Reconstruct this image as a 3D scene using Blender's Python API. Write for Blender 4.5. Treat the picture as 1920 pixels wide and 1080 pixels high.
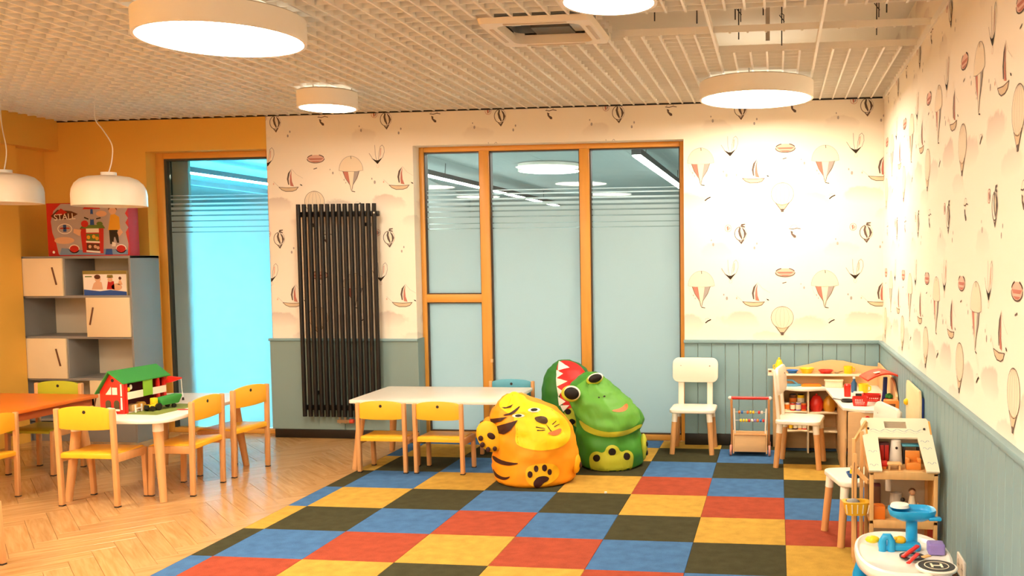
import bpy, bmesh, math, random
from mathutils import Vector, Matrix, noise
from mathutils.bvhtree import BVHTree
random.seed(7)
PI = math.pi
for o in list(bpy.data.objects): bpy.data.objects.remove(o)
SC = bpy.context.scene
COL = SC.collection

# ------------------------------------------------------------------ camera
cam_d = bpy.data.cameras.new('camera'); CAM = bpy.data.objects.new('camera', cam_d); COL.objects.link(CAM)
F_PX, PX, PY = 1754.4, 1227.1, 600.1
A = (-0.0665, 0.0081, 0.1306)                    # pitch, roll, yaw
R_ = Matrix.Rotation(A[2], 3, 'Z') @ Matrix.Rotation(A[0], 3, 'X') @ Matrix.Rotation(A[1], 3, 'Y')
CAMLOC = Vector((-0.0468, -6.5014, 1.5517))
xr, yf, zu = R_.col[0], R_.col[1], R_.col[2]
M = Matrix((xr, zu, -yf)).transposed().to_4x4(); M.translation = CAMLOC
CAM.matrix_world = M
cam_d.sensor_width = 36; cam_d.sensor_fit = 'HORIZONTAL'; cam_d.lens = F_PX / 1920 * 36
cam_d.shift_x = -(PX - 960) / 1920; cam_d.shift_y = (PY - 540) / 1920
cam_d.clip_end = 60
SC.camera = CAM

# ------------------------------------------------------------------ world, exposure
w = bpy.data.worlds.new('world'); SC.world = w; w.use_nodes = True
w.node_tree.nodes['Background'].inputs[0].default_value = (0.75, 0.85, 1, 1)
w.node_tree.nodes['Background'].inputs[1].default_value = 0.3
SC.view_settings.view_transform = 'Standard'; SC.view_settings.look = 'None'
SC.view_settings.exposure = 1.2; SC.view_settings.gamma = 1.0
SC.view_settings.use_curve_mapping = False
LAMP = 20.0                      # radiance of the round ceiling lamps
LAMP_COL = (1.0, 0.86, 0.67)
UP = 1.2                         # indirect part of the same lamps, towards the slab
COOL = 34.0                      # corridor lamps behind the big window
BLUE = 380.0                      # lamps behind the blue door glass

# ------------------------------------------------------------------ helpers
def lin(h):
    h = h.lstrip('#'); c = [int(h[i:i+2], 16) / 255 for i in (0, 2, 4)]
    return tuple(x / 12.92 if x <= .04045 else ((x + .055) / 1.055) ** 2.4 for x in c)
MATS = {}
def mat(name, col, rough=.5, var=.0, scale=8, stretch=(1, 1, 1), bump=0, spec=.5, emit=0, metal=0, coat=0):
    if name in MATS: return MATS[name]
    if isinstance(col, str): col = lin(col)
    m = bpy.data.materials.new(name); m.use_nodes = True; nt = m.node_tree; N = nt.nodes; L = nt.links
    b = N['Principled BSDF']; b.inputs['Base Color'].default_value = (*col, 1)
    b.inputs['Roughness'].default_value = rough; b.inputs['Specular IOR Level'].default_value = spec
    b.inputs['Metallic'].default_value = metal; b.inputs['Coat Weight'].default_value = coat
    if var or bump:
        tc = N.new('ShaderNodeTexCoord'); mp = N.new('ShaderNodeMapping'); mp.inputs['Scale'].default_value = stretch
        nz = N.new('ShaderNodeTexNoise'); nz.inputs['Scale'].default_value = scale; nz.inputs['Detail'].default_value = 4
        L.new(tc.outputs['Object'], mp.inputs[0]); L.new(mp.outputs[0], nz.inputs['Vector'])
        if var:
            mx = N.new('ShaderNodeMix'); mx.data_type = 'RGBA'
            mx.inputs['A'].default_value = (*[max(0, c * (1 - var)) for c in col], 1)
            mx.inputs['B'].default_value = (*[min(1, c * (1 + var)) for c in col], 1)
            L.new(nz.outputs['Fac'], mx.inputs['Factor']); L.new(mx.outputs['Result'], b.inputs['Base Color'])
        if bump:
            bp = N.new('ShaderNodeBump'); bp.inputs['Strength'].default_value = bump; bp.inputs['Distance'].default_value = .01
            L.new(nz.outputs['Fac'], bp.inputs['Height']); L.new(bp.outputs[0], b.inputs['Normal'])
    if emit:
        b.inputs['Emission Color'].default_value = (*col, 1); b.inputs['Emission Strength'].default_value = emit
    MATS[name] = m; return m

class MB:
    def __init__(s): s.v = []; s.f = []; s.mi = []
    def add(s, vs, fs, mi=0):
        k = len(s.v); s.v += [Vector(p) for p in vs]; s.f += [[i + k for i in f] for f in fs]; s.mi += [mi] * len(fs); return s
    def box(s, x0, y0, z0, x1, y1, z1, mi=0):
        x0, x1 = min(x0, x1), max(x0, x1); y0, y1 = min(y0, y1), max(y0, y1); z0, z1 = min(z0, z1), max(z0, z1)
        return s.add([(x0,y0,z0),(x1,y0,z0),(x1,y1,z0),(x0,y1,z0),(x0,y0,z1),(x1,y0,z1),(x1,y1,z1),(x0,y1,z1)],
                     [(0,3,2,1),(4,5,6,7),(0,1,5,4),(1,2,6,5),(2,3,7,6),(3,0,4,7)], mi)
    def bar(s, p0, p1, w, h, mi=0):
        p0, p1 = Vector(p0), Vector(p1); d = (p1 - p0); l = d.length; d.normalize()
        u = Vector((0, 0, 1)) if abs(d.z) < .9 else Vector((0, 1, 0))
        a = d.cross(u).normalized(); b = a.cross(d).normalized()
        vs = [p + a * sx * w / 2 + b * sz * h / 2 for p in (p0, p1) for sx, sz in ((-1,-1),(1,-1),(1,1),(-1,1))]
        return s.add(vs, [(0,1,2,3),(7,6,5,4),(0,4,5,1),(1,5,6,2),(2,6,7,3),(3,7,4,0)], mi)
    def cyl(s, p0, p1, r0, r1=None, n=16, mi=0):
        r1 = r0 if r1 is None else r1
        return s.tube([p0, p1], [r0, r1], n, mi)
    def tube(s, pts, r, n=8, mi=0):
        pts = [Vector(p) for p in pts]; m = len(pts); rs = r if isinstance(r, (list, tuple)) else [r] * m
        vs = []; prev = None
        for i, p in enumerate(pts):
            d = (pts[min(i + 1, m - 1)] - pts[max(i - 1, 0)]).normalized()
            if prev is None:
                a = d.cross(Vector((0, 0, 1)) if abs(d.z) < .9 else Vector((0, 1, 0))).normalized()
            else: a = (prev - d * prev.dot(d)).normalized()
            prev = a; b = d.cross(a)
            vs += [p + (a * math.cos(2*PI*k/n) + b * math.sin(2*PI*k/n)) * rs[i] for k in range(n)]
        fs = [(i*n+k, i*n+(k+1) % n, (i+1)*n+(k+1) % n, (i+1)*n+k) for i in range(m-1) for k in range(n)]
        fs += [tuple(range(n-1, -1, -1)), tuple((m-1)*n + k for k in range(n))]
        return s.add(vs, fs, mi)
    def prism(s, poly, a0, a1, axis='Y', mi=0):
        # poly in (X,Z) for axis Y, (Y,Z) for axis X, (X,Y) for axis Z
        n = len(poly); f = {'Y': lambda p, a: (p[0], a, p[1]), 'X': lambda p, a: (a, p[0], p[1]), 'Z': lambda p, a: (p[0], p[1], a)}[axis]
        vs = [f(p, a0) for p in poly] + [f(p, a1) for p in poly]
        fs = [tuple(range(n)), tuple(range(2*n-1, n-1, -1))] + [(i, n+i, n+(i+1) % n, (i+1) % n) for i in range(n)]
        return s.add(vs, fs, mi)
    def lathe(s, prof, n=24, c=(0, 0, 0), mi=0, closed=False):
        c = Vector(c); vs = []; m = len(prof)
        for r, z in prof: vs += [c + Vector((r * math.cos(2*PI*k/n), r * math.sin(2*PI*k/n), z)) for k in range(n)]
        fs = [(i*n+k, i*n+(k+1) % n, (i+1)*n+(k+1) % n, (i+1)*n+k) for i in range(m-1) for k in range(n)]
        if not closed: fs += [tuple(range(n-1, -1, -1)), tuple((m-1)*n + k for k in range(n))]
        else: fs += [((m-1)*n+k, (m-1)*n+(k+1) % n, (k+1) % n, k) for k in range(n)]
        return s.add(vs, fs, mi)
    def ball(s, c, r, n=12, mi=0):
        r = (r, r, r) if not isinstance(r, (tuple, list)) else r
        m = max(4, n // 2); vs = []
        for i in range(1, m):
            t = PI * i / m
            vs += [(c[0]+r[0]*math.sin(t)*math.cos(2*PI*k/n), c[1]+r[1]*math.sin(t)*math.sin(2*PI*k/n), c[2]-r[2]*math.cos(t)) for k in range(n)]
        q = len(vs); vs += [(c[0], c[1], c[2]-r[2]), (c[0], c[1], c[2]+r[2])]
        fs = [(i*n+k, i*n+(k+1) % n, (i+1)*n+(k+1) % n, (i+1)*n+k) for i in range(m-2) for k in range(n)]
        fs += [(q, (k+1) % n, k) for k in range(n)] + [(q+1, (m-2)*n+k, (m-2)*n+(k+1) % n) for k in range(n)]
        return s.add(vs, fs, mi)
    def xf(s, m): s.v = [m @ p for p in s.v]; return s
    def mesh(s, name, mats, bevel=0, seg=2, angle=35):
        me = bpy.data.meshes.new(name); me.from_pydata([tuple(p) for p in s.v], [], s.f)
        mats = mats if isinstance(mats, (list, tuple)) else [mats]
        for m in mats: me.materials.append(m)
        me.polygons.foreach_set('material_index', s.mi)
        bm = bmesh.new(); bm.from_mesh(me)
        bmesh.ops.recalc_face_normals(bm, faces=bm.faces)
        if bevel:
            es = [e for e in bm.edges if len(e.link_faces) == 2 and e.calc_face_angle(0) > .6]
            bmesh.ops.bevel(bm, geom=es, offset=bevel, segments=seg, affect='EDGES', profile=.5)
        bm.to_mesh(me); bm.free()
        me.polygons.foreach_set('use_smooth', [True] * len(me.polygons))
        me.set_sharp_from_angle(angle=math.radians(angle)); me.update(); return me
    def build(s, name, mats, parent=None, bevel=0, seg=2, loc=None, rotz=0, angle=35):
        o = bpy.data.objects.new(name, s.mesh(name, mats, bevel, seg, angle)); COL.objects.link(o)
        if parent: o.parent = parent
        if loc: o.location = loc
        if rotz: o.rotation_euler.z = rotz
        return o

def tag(o, label, cat, group=None):
    o['label'] = label; o['category'] = cat
    if group: o['group'] = group
    return o
def thing(name, label, cat, loc=(0, 0, 0), rotz=0, group=None):
    o = bpy.data.objects.new(name, None); COL.objects.link(o); o.empty_display_size = .05
    o.location = loc; o.rotation_euler.z = rotz
    return tag(o, label, cat, group)
def struct(o, label=None):
    o['kind'] = 'structure'
    if label: o['label'] = label
    return o
def empty_struct(name, label=None):
    o = bpy.data.objects.new(name, None); COL.objects.link(o); return struct(o, label)
def copy_tree(o, loc, rotz, label, parent=None, scale=None):
    c = o.copy(); COL.objects.link(c)
    if parent is None:
        c.location = loc; c.rotation_euler.z = rotz; c['label'] = label
        if scale: c.scale = scale
    else: c.parent = parent
    for ch in o.children: copy_tree(ch, None, 0, None, c)
    return c
def rrect(w, h, r, n=5, cx=0, cy=0):
    out = []
    for (sx, sy, a) in ((1, 1, 0), (-1, 1, 90), (-1, -1, 180), (1, -1, 270)):
        for k in range(n + 1):
            t = math.radians(a + 90 * k / n)
            out.append((cx + sx * (w/2 - r) + r * math.cos(t), cy + sy * (h/2 - r) + r * math.sin(t)))
    return out
def circ(cx, cy, r, n=20, ry=None):
    ry = r if ry is None else ry
    return [(cx + r * math.cos(2*PI*k/n), cy + ry * math.sin(2*PI*k/n)) for k in range(n)]
def stroke(pts, w):
    """ribbon quads along a 2D polyline"""
    out = []
    for (a, b) in zip(pts[:-1], pts[1:]):
        dx, dy = b[0]-a[0], b[1]-a[1]; l = math.hypot(dx, dy) or 1; nx, ny = -dy/l*w/2, dx/l*w/2
        ex, ey = dx/l*w*.3, dy/l*w*.3
        out.append([(a[0]+nx-ex, a[1]+ny-ey), (a[0]-nx-ex, a[1]-ny-ey), (b[0]-nx+ex, b[1]-ny+ey), (b[0]+nx+ex, b[1]+ny+ey)])
    return out
def arc(cx, cy, rx, ry, a0, a1, n=12):
    return [(cx + rx*math.cos(math.radians(a0+(a1-a0)*k/n)), cy + ry*math.sin(math.radians(a0+(a1-a0)*k/n))) for k in range(n+1)]
def clip(poly, x0, x1, z0, z1):
    for ax, v, s in ((0, x0, 1), (0, x1, -1), (1, z0, 1), (1, z1, -1)):
        out = []
        for i in range(len(poly)):
            a, b = poly[i-1], poly[i]; da, db = s*(a[ax]-v), s*(b[ax]-v)
            if (da >= 0) != (db >= 0):
                t = da / (da - db); out.append((a[0]+(b[0]-a[0])*t, a[1]+(b[1]-a[1])*t))
            if db >= 0: out.append(b)
        poly = out
        if len(poly) < 3: return []
    return poly
class Print:
    """flat print: coloured 2D shapes laid on a real surface, one mesh with several materials"""
    def __init__(s): s.items = []; s.mats = []
    def add(s, poly, m, layer=0):
        if m not in s.mats: s.mats.append(m)
        s.items.append((poly, s.mats.index(m), layer)); return s
    def strokes(s, pts, w, m, layer=0):
        for q in stroke(pts, w): s.add(q, m, layer)
        return s
    def build(s, name, fn, parent, step=.0004):
        mb = MB()
        for i, (poly, mi, layer) in enumerate(s.items):
            mb.add([fn(p[0], p[1], step * (1 + layer)) for p in poly], [tuple(range(len(poly)))], mi)
        me = bpy.data.meshes.new(name); me.from_pydata([tuple(p) for p in mb.v], [], mb.f)
        for m in s.mats: me.materials.append(m)
        me.polygons.foreach_set('material_index', mb.mi); me.update()
        o = bpy.data.objects.new(name, me); COL.objects.link(o); o.parent = parent; return o
def text_mesh(name, txt, size, m, parent, matrix, extrude=.0006):
    cu = bpy.data.curves.new(name, 'FONT'); cu.body = txt; cu.size = size; cu.extrude = extrude; cu.align_x = 'CENTER'; cu.align_y = 'CENTER'
    t = bpy.data.objects.new(name, cu); COL.objects.link(t); bpy.context.view_layer.update()
    me = bpy.data.meshes.new_from_object(t.evaluated_get(bpy.context.evaluated_depsgraph_get()))
    bpy.data.objects.remove(t); bpy.data.curves.remove(cu)
    me.materials.clear(); me.materials.append(m)
    o = bpy.data.objects.new(name, me); COL.objects.link(o); o.parent = parent; o.matrix_local = matrix; return o

# ------------------------------------------------------------------ materials
M_white = mat('white paint', '#ece6da', .45)
M_slat = mat('ceiling slat white', '#eee8dc', .5)
M_slab = mat('slab above the grid', '#e6dccb', .9, .06, 3)
M_yellow_wall = mat('mustard wall paint', '#ebb348', .75, .05, 2)
M_blue_panel = mat('grey blue panel paint', '#82a3aa', .5, .05, 3)
M_blue_panel2 = mat('grey blue smooth panel paint', '#7f9896', .5, .04, 2)
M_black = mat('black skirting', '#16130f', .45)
M_rad = mat('black radiator enamel', '#14100d', .42, spec=.4)
M_oak = mat('window oak lacquer', '#dd9c42', .38, .16, 5, (6, 6, .5))
M_oak_x = mat('window oak lacquer rail', '#dd9c42', .38, .16, 5, (.5, 6, 6))
M_beech = mat('beech wood', '#d29a60', .5, .12, 10, (6, 6, .8))
M_beech_light = mat('pale beech ply', '#e0b57e', .5, .1, 8, (1, 5, 5))
M_pine = mat('pine doll house wood', '#dcae70', .55, .12, 9, (5, 5, .8))
M_yel = mat('yellow lacquer board', '#f3b52a', .35, .03, 3)
M_lime = mat('lime lacquer board', '#a9b02a', .4, .03, 3)
M_orange_top = mat('orange laminate', '#ee7a22', .35, .03, 3)
M_orange_apron = mat('orange apron', '#b85a24', .5)
M_table = mat('white laminate table top', '#f0e8da', .3, .02, 3)
M_chairw = mat('white chair lacquer', '#f1ead9', .35)
M_dark = mat('dark rubber', '#241c18', .6)
M_steel = mat('brushed steel', '#b9b4aa', .3, metal=1)
M_greyboard = mat('grey cabinet board', '#8a8782', .5, .06, 4)
M_cabback = mat('cabinet back panel', '#cdbfa6', .6)
M_cabdoor = mat('cream cabinet door', '#e8d3ab', .45)
M_red = mat('red toy plastic', '#d8281c', .35)
M_green = mat('green toy plastic', '#2f8a34', .6)
M_lgreen = mat('lime toy plastic', '#86bb2c', .4)
M_toyyel = mat('yellow toy plastic', '#f4cf1c', .35)
M_blue = mat('blue toy plastic', '#1f6fc4', .35)
M_sky = mat('sky blue toy plastic', '#1f9fdc', .3)
M_navy = mat('navy blue toy plastic', '#17337a', .4)
M_purple = mat('purple toy plastic', '#8a78c0', .4)
M_orange = mat('orange toy plastic', '#ee7c20', .4)
M_grey = mat('grey toy plastic', '#8a8a88', .5)
M_cream = mat('cream card', '#efe4c8', .6)
M_brown = mat('brown toy', '#6a3f22', .6)
M_maroon = mat('maroon plastic', '#5c1420', .5)
M_black_toy = mat('black toy plastic', '#171412', .4)
M_teal = mat('teal blue lacquer', '#4fa3bd', .4)
M_clear = mat('clear toy plastic', '#f2dcc0', .2)

def wallpaper_mat():
    m = bpy.data.materials.new('watercolour wallpaper'); m.use_nodes = True; N = m.node_tree.nodes; L = m.node_tree.links
    b = N['Principled BSDF']; b.inputs['Roughness'].default_value = .8; b.inputs['Specular IOR Level'].default_value = .2
    g = N.new('ShaderNodeNewGeometry')
    def mth(op, a, b=None, clampv=False):
        n = N.new('ShaderNodeMath'); n.operation = op; n.use_clamp = clampv
        for k, v in enumerate((a, b)):
            if v is None: continue
            if isinstance(v, (int, float)): n.inputs[k].default_value = v
            else: L.new(v, n.inputs[k])
        return n.outputs[0]
    n1 = N.new('ShaderNodeTexNoise'); n1.inputs['Scale'].default_value = 7; n1.inputs['Detail'].default_value = 6; n1.inputs['Roughness'].default_value = .6
    L.new(g.outputs['Position'], n1.inputs['Vector'])
    sp = N.new('ShaderNodeSeparateXYZ'); L.new(g.outputs['Position'], sp.inputs[0])
    u = mth('ADD', mth('SUBTRACT', sp.outputs[0], sp.outputs[1]), 20.17); z = mth('ADD', sp.outputs[2], 10.0)
    wob = mth('MULTIPLY', mth('SUBTRACT', n1.outputs['Fac'], .5), 1.5); tot = None
    # printed watercolour clouds, one set per metre of the repeat
    for cx, cz, rx, rz, a in ((.64, .035, .17, .075, 1.0), (.20, .0, .16, .085, .9), (.46, .60, .13, .07, .45), (.90, .88, .16, .06, .55)):
        du = mth('SUBTRACT', mth('FRACT', mth('ADD', u, .5 - cx)), .5); dz = mth('SUBTRACT', mth('FRACT', mth('ADD', z, .5 - cz)), .5)
        d = mth('SQRT', mth('ADD', mth('POWER', mth('DIVIDE', du, rx), 2.0), mth('POWER', mth('DIVIDE', dz, rz), 2.0)))
        body = mth('MULTIPLY', mth('SUBTRACT', 1.02, mth('ADD', d, wob)), 5.0, True)
        fade = mth('ADD', mth('MULTIPLY', dz, .5 / rz), .42, True)
        k = mth('MULTIPLY', mth('MULTIPLY', body, fade), a); tot = k if tot is None else mth('MAXIMUM', tot, k)
    mx = N.new('ShaderNodeMix'); mx.data_type = 'RGBA'; mx.inputs['A'].default_value = (*lin('#f4ead9'), 1); mx.inputs['B'].default_value = (*lin('#c9b6a8'), 1)
    L.new(mth('MULTIPLY', tot, .8), mx.inputs['Factor']); L.new(mx.outputs['Result'], b.inputs['Base Color'])
    return m
M_paper = wallpaper_mat()
INK = mat('print ink', '#685850', .8, spec=.2); INKB = mat('print ink black', '#33291f', .8, spec=.2)
PRED = mat('print muted red', '#c27c6c', .8, spec=.2); PPINK = mat('print blush', '#e2b8a4', .8, spec=.2)
PGREY = mat('print grey', '#a99f98', .8, spec=.2); PCREAM = mat('print cream', '#ecdcc2', .8, spec=.2); PTAN = mat('print tan', '#d9c19e', .8, spec=.2)

def oakfloor_mat():
    m = bpy.data.materials.new('oak floor plank'); m.use_nodes = True; N = m.node_tree.nodes; L = m.node_tree.links
    b = N['Principled BSDF']; b.inputs['Roughness'].default_value = .24; b.inputs['Specular IOR Level'].default_value = .5
    tc = N.new('ShaderNodeTexCoord'); mp = N.new('ShaderNodeMapping'); mp.inputs['Scale'].default_value = (1.2, 14, 4)
    oi = N.new('ShaderNodeObjectInfo'); ad = N.new('ShaderNodeVectorMath'); ad.operation = 'ADD'
    sc = N.new('ShaderNodeMath'); sc.operation = 'MULTIPLY'; sc.inputs[1].default_value = 37
    L.new(oi.outputs['Random'], sc.inputs[0]); L.new(tc.outputs['Object'], ad.inputs[0]); L.new(sc.outputs[0], ad.inputs[1])
    L.new(ad.outputs[0], mp.inputs[0])
    nz = N.new('ShaderNodeTexNoise'); nz.inputs['Scale'].default_value = 3; nz.inputs['Detail'].default_value = 7; nz.inputs['Distortion'].default_value = .6
    L.new(mp.outputs[0], nz.inputs['Vector'])
    r = N.new('ShaderNodeValToRGB'); e = r.color_ramp.elements
    e[0].position = .3; e[0].color = (*lin('#b0834f'), 1); e[1].position = .75; e[1].color = (*lin('#cba06a'), 1)
    L.new(nz.outputs['Fac'], r.inputs['Fac'])
    hs = N.new('ShaderNodeHueSaturation'); mm = N.new('ShaderNodeMapRange'); mm.inputs['To Min'].default_value = .93; mm.inputs['To Max'].default_value = 1.06
    L.new(oi.outputs['Random'], mm.inputs['Value']); L.new(mm.outputs[0], hs.inputs['Value']); L.new(r.outputs['Color'], hs.inputs['Color'])
    L.new(hs.outputs['Color'], b.inputs['Base Color']); return m
M_plank = oakfloor_mat()
def carpet_mat(name, col):
    m = bpy.data.materials.new(name); m.use_nodes = True; N = m.node_tree.nodes; L = m.node_tree.links; c = lin(col)
    b = N['Principled BSDF']; b.inputs['Roughness'].default_value = .95; b.inputs['Specular IOR Level'].default_value = .1
    g = N.new('ShaderNodeNewGeometry')
    n1 = N.new('ShaderNodeTexNoise'); n1.inputs['Scale'].default_value = 220; n1.inputs['Detail'].default_value = 2
    n2 = N.new('ShaderNodeTexNoise'); n2.inputs['Scale'].default_value = 14; n2.inputs['Detail'].default_value = 4
    L.new(g.outputs['Position'], n1.inputs['Vector']); L.new(g.outputs['Position'], n2.inputs['Vector'])
    a = N.new('ShaderNodeMath'); a.operation = 'ADD'; L.new(n1.outputs['Fac'], a.inputs[0]); L.new(n2.outputs['Fac'], a.inputs[1])
    mr = N.new('ShaderNodeMapRange'); mr.inputs['From Min'].default_value = .6; mr.inputs['From Max'].default_value = 1.4
    L.new(a.outputs[0], mr.inputs['Value'])
    mx = N.new('ShaderNodeMix'); mx.data_type = 'RGBA'
    mx.inputs['A'].default_value = (*[x * .72 for x in c], 1); mx.inputs['B'].default_value = (*[min(1, x * 1.25) for x in c], 1)
    L.new(mr.outputs[0], mx.inputs['Factor']); L.new(mx.outputs['Result'], b.inputs['Base Color'])
    bp = N.new('ShaderNodeBump'); bp.inputs['Strength'].default_value = .4; bp.inputs['Distance'].default_value = .004
    L.new(n1.outputs['Fac'], bp.inputs['Height']); L.new(bp.outputs[0], b.inputs['Normal']); return m
CARPET = {'R': carpet_mat('red carpet tile', '#9c4630'), 'Y': carpet_mat('yellow carpet tile', '#b8923f'),
          'G': carpet_mat('dark green carpet tile', '#3f3d29'), 'B': carpet_mat('blue carpet tile', '#436a96')}
def glass_mat():
    m = bpy.data.materials.new('clear window glass'); m.use_nodes = True; N = m.node_tree.nodes; L = m.node_tree.links
    N.remove(N['Principled BSDF']); o = N['Material Output']
    t = N.new('ShaderNodeBsdfTransparent'); t.inputs[0].default_value = (.86, .93, .93, 1)
    g = N.new('ShaderNodeBsdfGlossy'); g.inputs['Roughness'].default_value = .02
    f = N.new('ShaderNodeFresnel'); f.inputs[0].default_value = 1.45; x = N.new('ShaderNodeMixShader')
    L.new(f.outputs[0], x.inputs[0]); L.new(t.outputs[0], x.inputs[1]); L.new(g.outputs[0], x.inputs[2]); L.new(x.outputs[0], o.inputs[0]); return m
def frost_mat():
    m = bpy.data.materials.new('frosted window film'); m.use_nodes = True; N = m.node_tree.nodes; L = m.node_tree.links
    N.remove(N['Principled BSDF']); o = N['Material Output']
    t = N.new('ShaderNodeBsdfTranslucent'); t.inputs[0].default_value = (.88, .94, .95, 1)
    d = N.new('ShaderNodeBsdfDiffuse'); d.inputs[0].default_value = (.55, .66, .68, 1)
    x = N.new('ShaderNodeMixShader'); x.inputs[0].default_value = .22
    L.new(t.outputs[0], x.inputs[1]); L.new(d.outputs[0], x.inputs[2]); L.new(x.outputs[0], o.inputs[0]); return m
M_glass = glass_mat(); M_frost = frost_mat()
def emit_mat(name, col, s):
    m = bpy.data.materials.new(name); m.use_nodes = True; N = m.node_tree.nodes; L = m.node_tree.links
    N.remove(N['Principled BSDF']); e = N.new('ShaderNodeEmission'); e.inputs[0].default_value = (*col, 1); e.inputs[1].default_value = s
    L.new(e.outputs[0], N['Material Output'].inputs[0]); return m
M_lamp = emit_mat('warm lamp diffuser', LAMP_COL, LAMP)
M_cool = emit_mat('cool corridor lamp', (1.0, .97, .88), COOL)
M_up = emit_mat('warm indirect light strip', LAMP_COL, UP)
M_bluelamp = emit_mat('blue white lamp behind the door', (.15, .74, 1.0), BLUE)

# ------------------------------------------------------------------ room shell
YB, XR, XL, ZC = 1.175, .792, -6.56, 2.80
WX0, WX1, WZ = -3.11, -.805, 2.515        # big window opening
DX0, DX1 = -5.63, -4.43                   # door opening
def boxes(name, bs, m, parent=None, **k):
    b = MB()
    for q in bs: b.box(*q)
    return b.build(name, m, parent, **k)
T = .34
wall_back = struct(boxes('wall_back', [(DX1, YB, 0, WX0, YB+T, 3.1), (WX1, YB, 0, XR+.2, YB+T, 3.1), (WX0, YB, WZ, WX1, YB+T, 3.1)], M_paper), 'cream wallpapered wall with hot air balloons and boats')
struct(boxes('wall_back_yellow', [(XL-.2, YB, 0, DX0, YB+T, 3.1), (DX0, YB, 2.52, DX1-.002, YB+T, 3.1)], M_yellow_wall), 'mustard yellow wall around the frosted door')
wall_right = struct(boxes('wall_right', [(XR, -8.2, 0, XR+.2, YB, 3.1)], M_paper), 'wallpapered wall along the right')
struct(boxes('wall_left', [(XL-.2, -8.2, 0, XL, YB, 3.1)], M_yellow_wall))
struct(boxes('trim_left_pilaster', [(XL, .30, 0, XL+.08, .776, 2.545)], M_yellow_wall))
struct(boxes('trim_left_soffit', [(XL, -8.2, 2.545, -6.41, YB, 3.1)], M_yellow_wall))
struct(boxes('wall_front', [(XL-.2, -8.4, 0, XR+.2, -8.2, 3.1)], M_paper))
floor = struct(boxes('floor', [(XL-.2, -8.4, -.12, XR+.2, YB+T+.05, -.011)], mat('oak floor base', '#c79a64', .4, .1, 4)), 'oak herringbone floor')
# herringbone planks
PL, PW = .60, .12
pm = MB().box(-PL/2+.0008, -PW/2+.0008, -.011, PL/2-.0008, PW/2-.0008, 0).mesh('plank', M_plank, .0012, 1)
def herring():
    out = []; s = 1 / math.sqrt(2)
    # base lattice in rotated frame (u,v): planks alternate along u and v
    for i in range(-40, 40):
        for j in range(-12, 12):
            # classic herringbone: step (PW,PW) within a zig, repeat (PL,-PL)
            u = i * PW + j * PL; v = i * PW - j * PL
            for k in (0, 1):
                if k == 0: cu, cv, a = u + PL/2, v + PW/2, 0
                else: cu, cv, a = u + PW/2, v + PW + PL/2, 90
                if k == 1: cv = v + PW + PL/2; cu = u + PW/2
                x = (cu - cv) * s; y = (cu + cv) * s
                out.append((x - 4.9, y - .8, math.radians(a + 45)))
    return out
cnt = 0; seen = set()
for (x, y, a) in herring():
    if not (-6.62 < x < -2.85 and -2.9 < y < 1.45): continue
    key = (round(x, 3), round(y, 3))
    if key in seen: continue
    seen.add(key)
    if x > -3.62 and y < -2.6: continue
    # keep each plank inside the oak area (trim under the carpet and the walls)
    c, s_ = math.cos(a), math.sin(a)
    pts = [(x + c*px - s_*py, y + s_*px + c*py) for px, py in ((-PL/2, -PW/2), (PL/2, -PW/2), (PL/2, PW/2), (-PL/2, PW/2))]
    q = clip(pts, XL, -3.128, -3.2, YB + (T if DX0 < x < DX1 else 0))
    if len(q) < 3: continue
    if all(abs(p[0]-r[0]) < 1e-6 and abs(p[1]-r[1]) < 1e-6 for p, r in zip(sorted(q), sorted(pts))) and len(q) == 4:
        o = bpy.data.objects.new('plank', pm); COL.objects.link(o); o.location = (x, y, 0); o.rotation_euler.z = a
    else:
        loc = [((p[0]-x)*c + (p[1]-y)*s_, -(p[0]-x)*s_ + (p[1]-y)*c) for p in q]
        o = MB().prism(loc, -.011, 0, 'Z').build('plank', M_plank); o.location = (x, y, 0); o.rotation_euler.z = a
    o.parent = floor; cnt += 1
# carpet of tiles
carpet = struct(boxes('floor_carpet', [(-3.128, -8.2, -.011, XR, YB+.13, -.006)], mat('carpet underlay', '#2a2622', .9)), 'carpet laid from red, yellow, blue and dark green tiles')
PAT = {-5: 'YRGBYGBYG', -4: 'GBYGRYBGY', -3: 'YGBYBYGBR', -2: 'BYGBYGBGB', -1: 'YGBYGBGYR', 0: 'GBYGYRBGB', 1: 'BYGBGYRBG', 2: 'YGBRBGYRB', 3: 'GBRYRBGYR',
       4: 'BRYGYRBGY', 5: 'RYGBGYRBG', 6: 'YGBRBGYRB', 7: 'GBRYRBGYR'}
PAT[-3] = 'GBYGBYGBR'; PAT[-3] = PAT[-3][:4] + 'B' + 'Y' + 'GBR'
for r in range(-3, 8):
    for ci, ch in enumerate(PAT[r]):
        c = ci - 7
        x0, x1 = max(.5*c, -3.128), min(.5*(c+1), XR); y0, y1 = -.5*(r+1), min(-.5*r, YB+.13)
        o = MB().box(x0+.0007, y0+.0007, -.006, x1-.0007, y1-.0007, 0).build('carpet_tile', CARPET[ch], carpet, .0015, 1)
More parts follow.
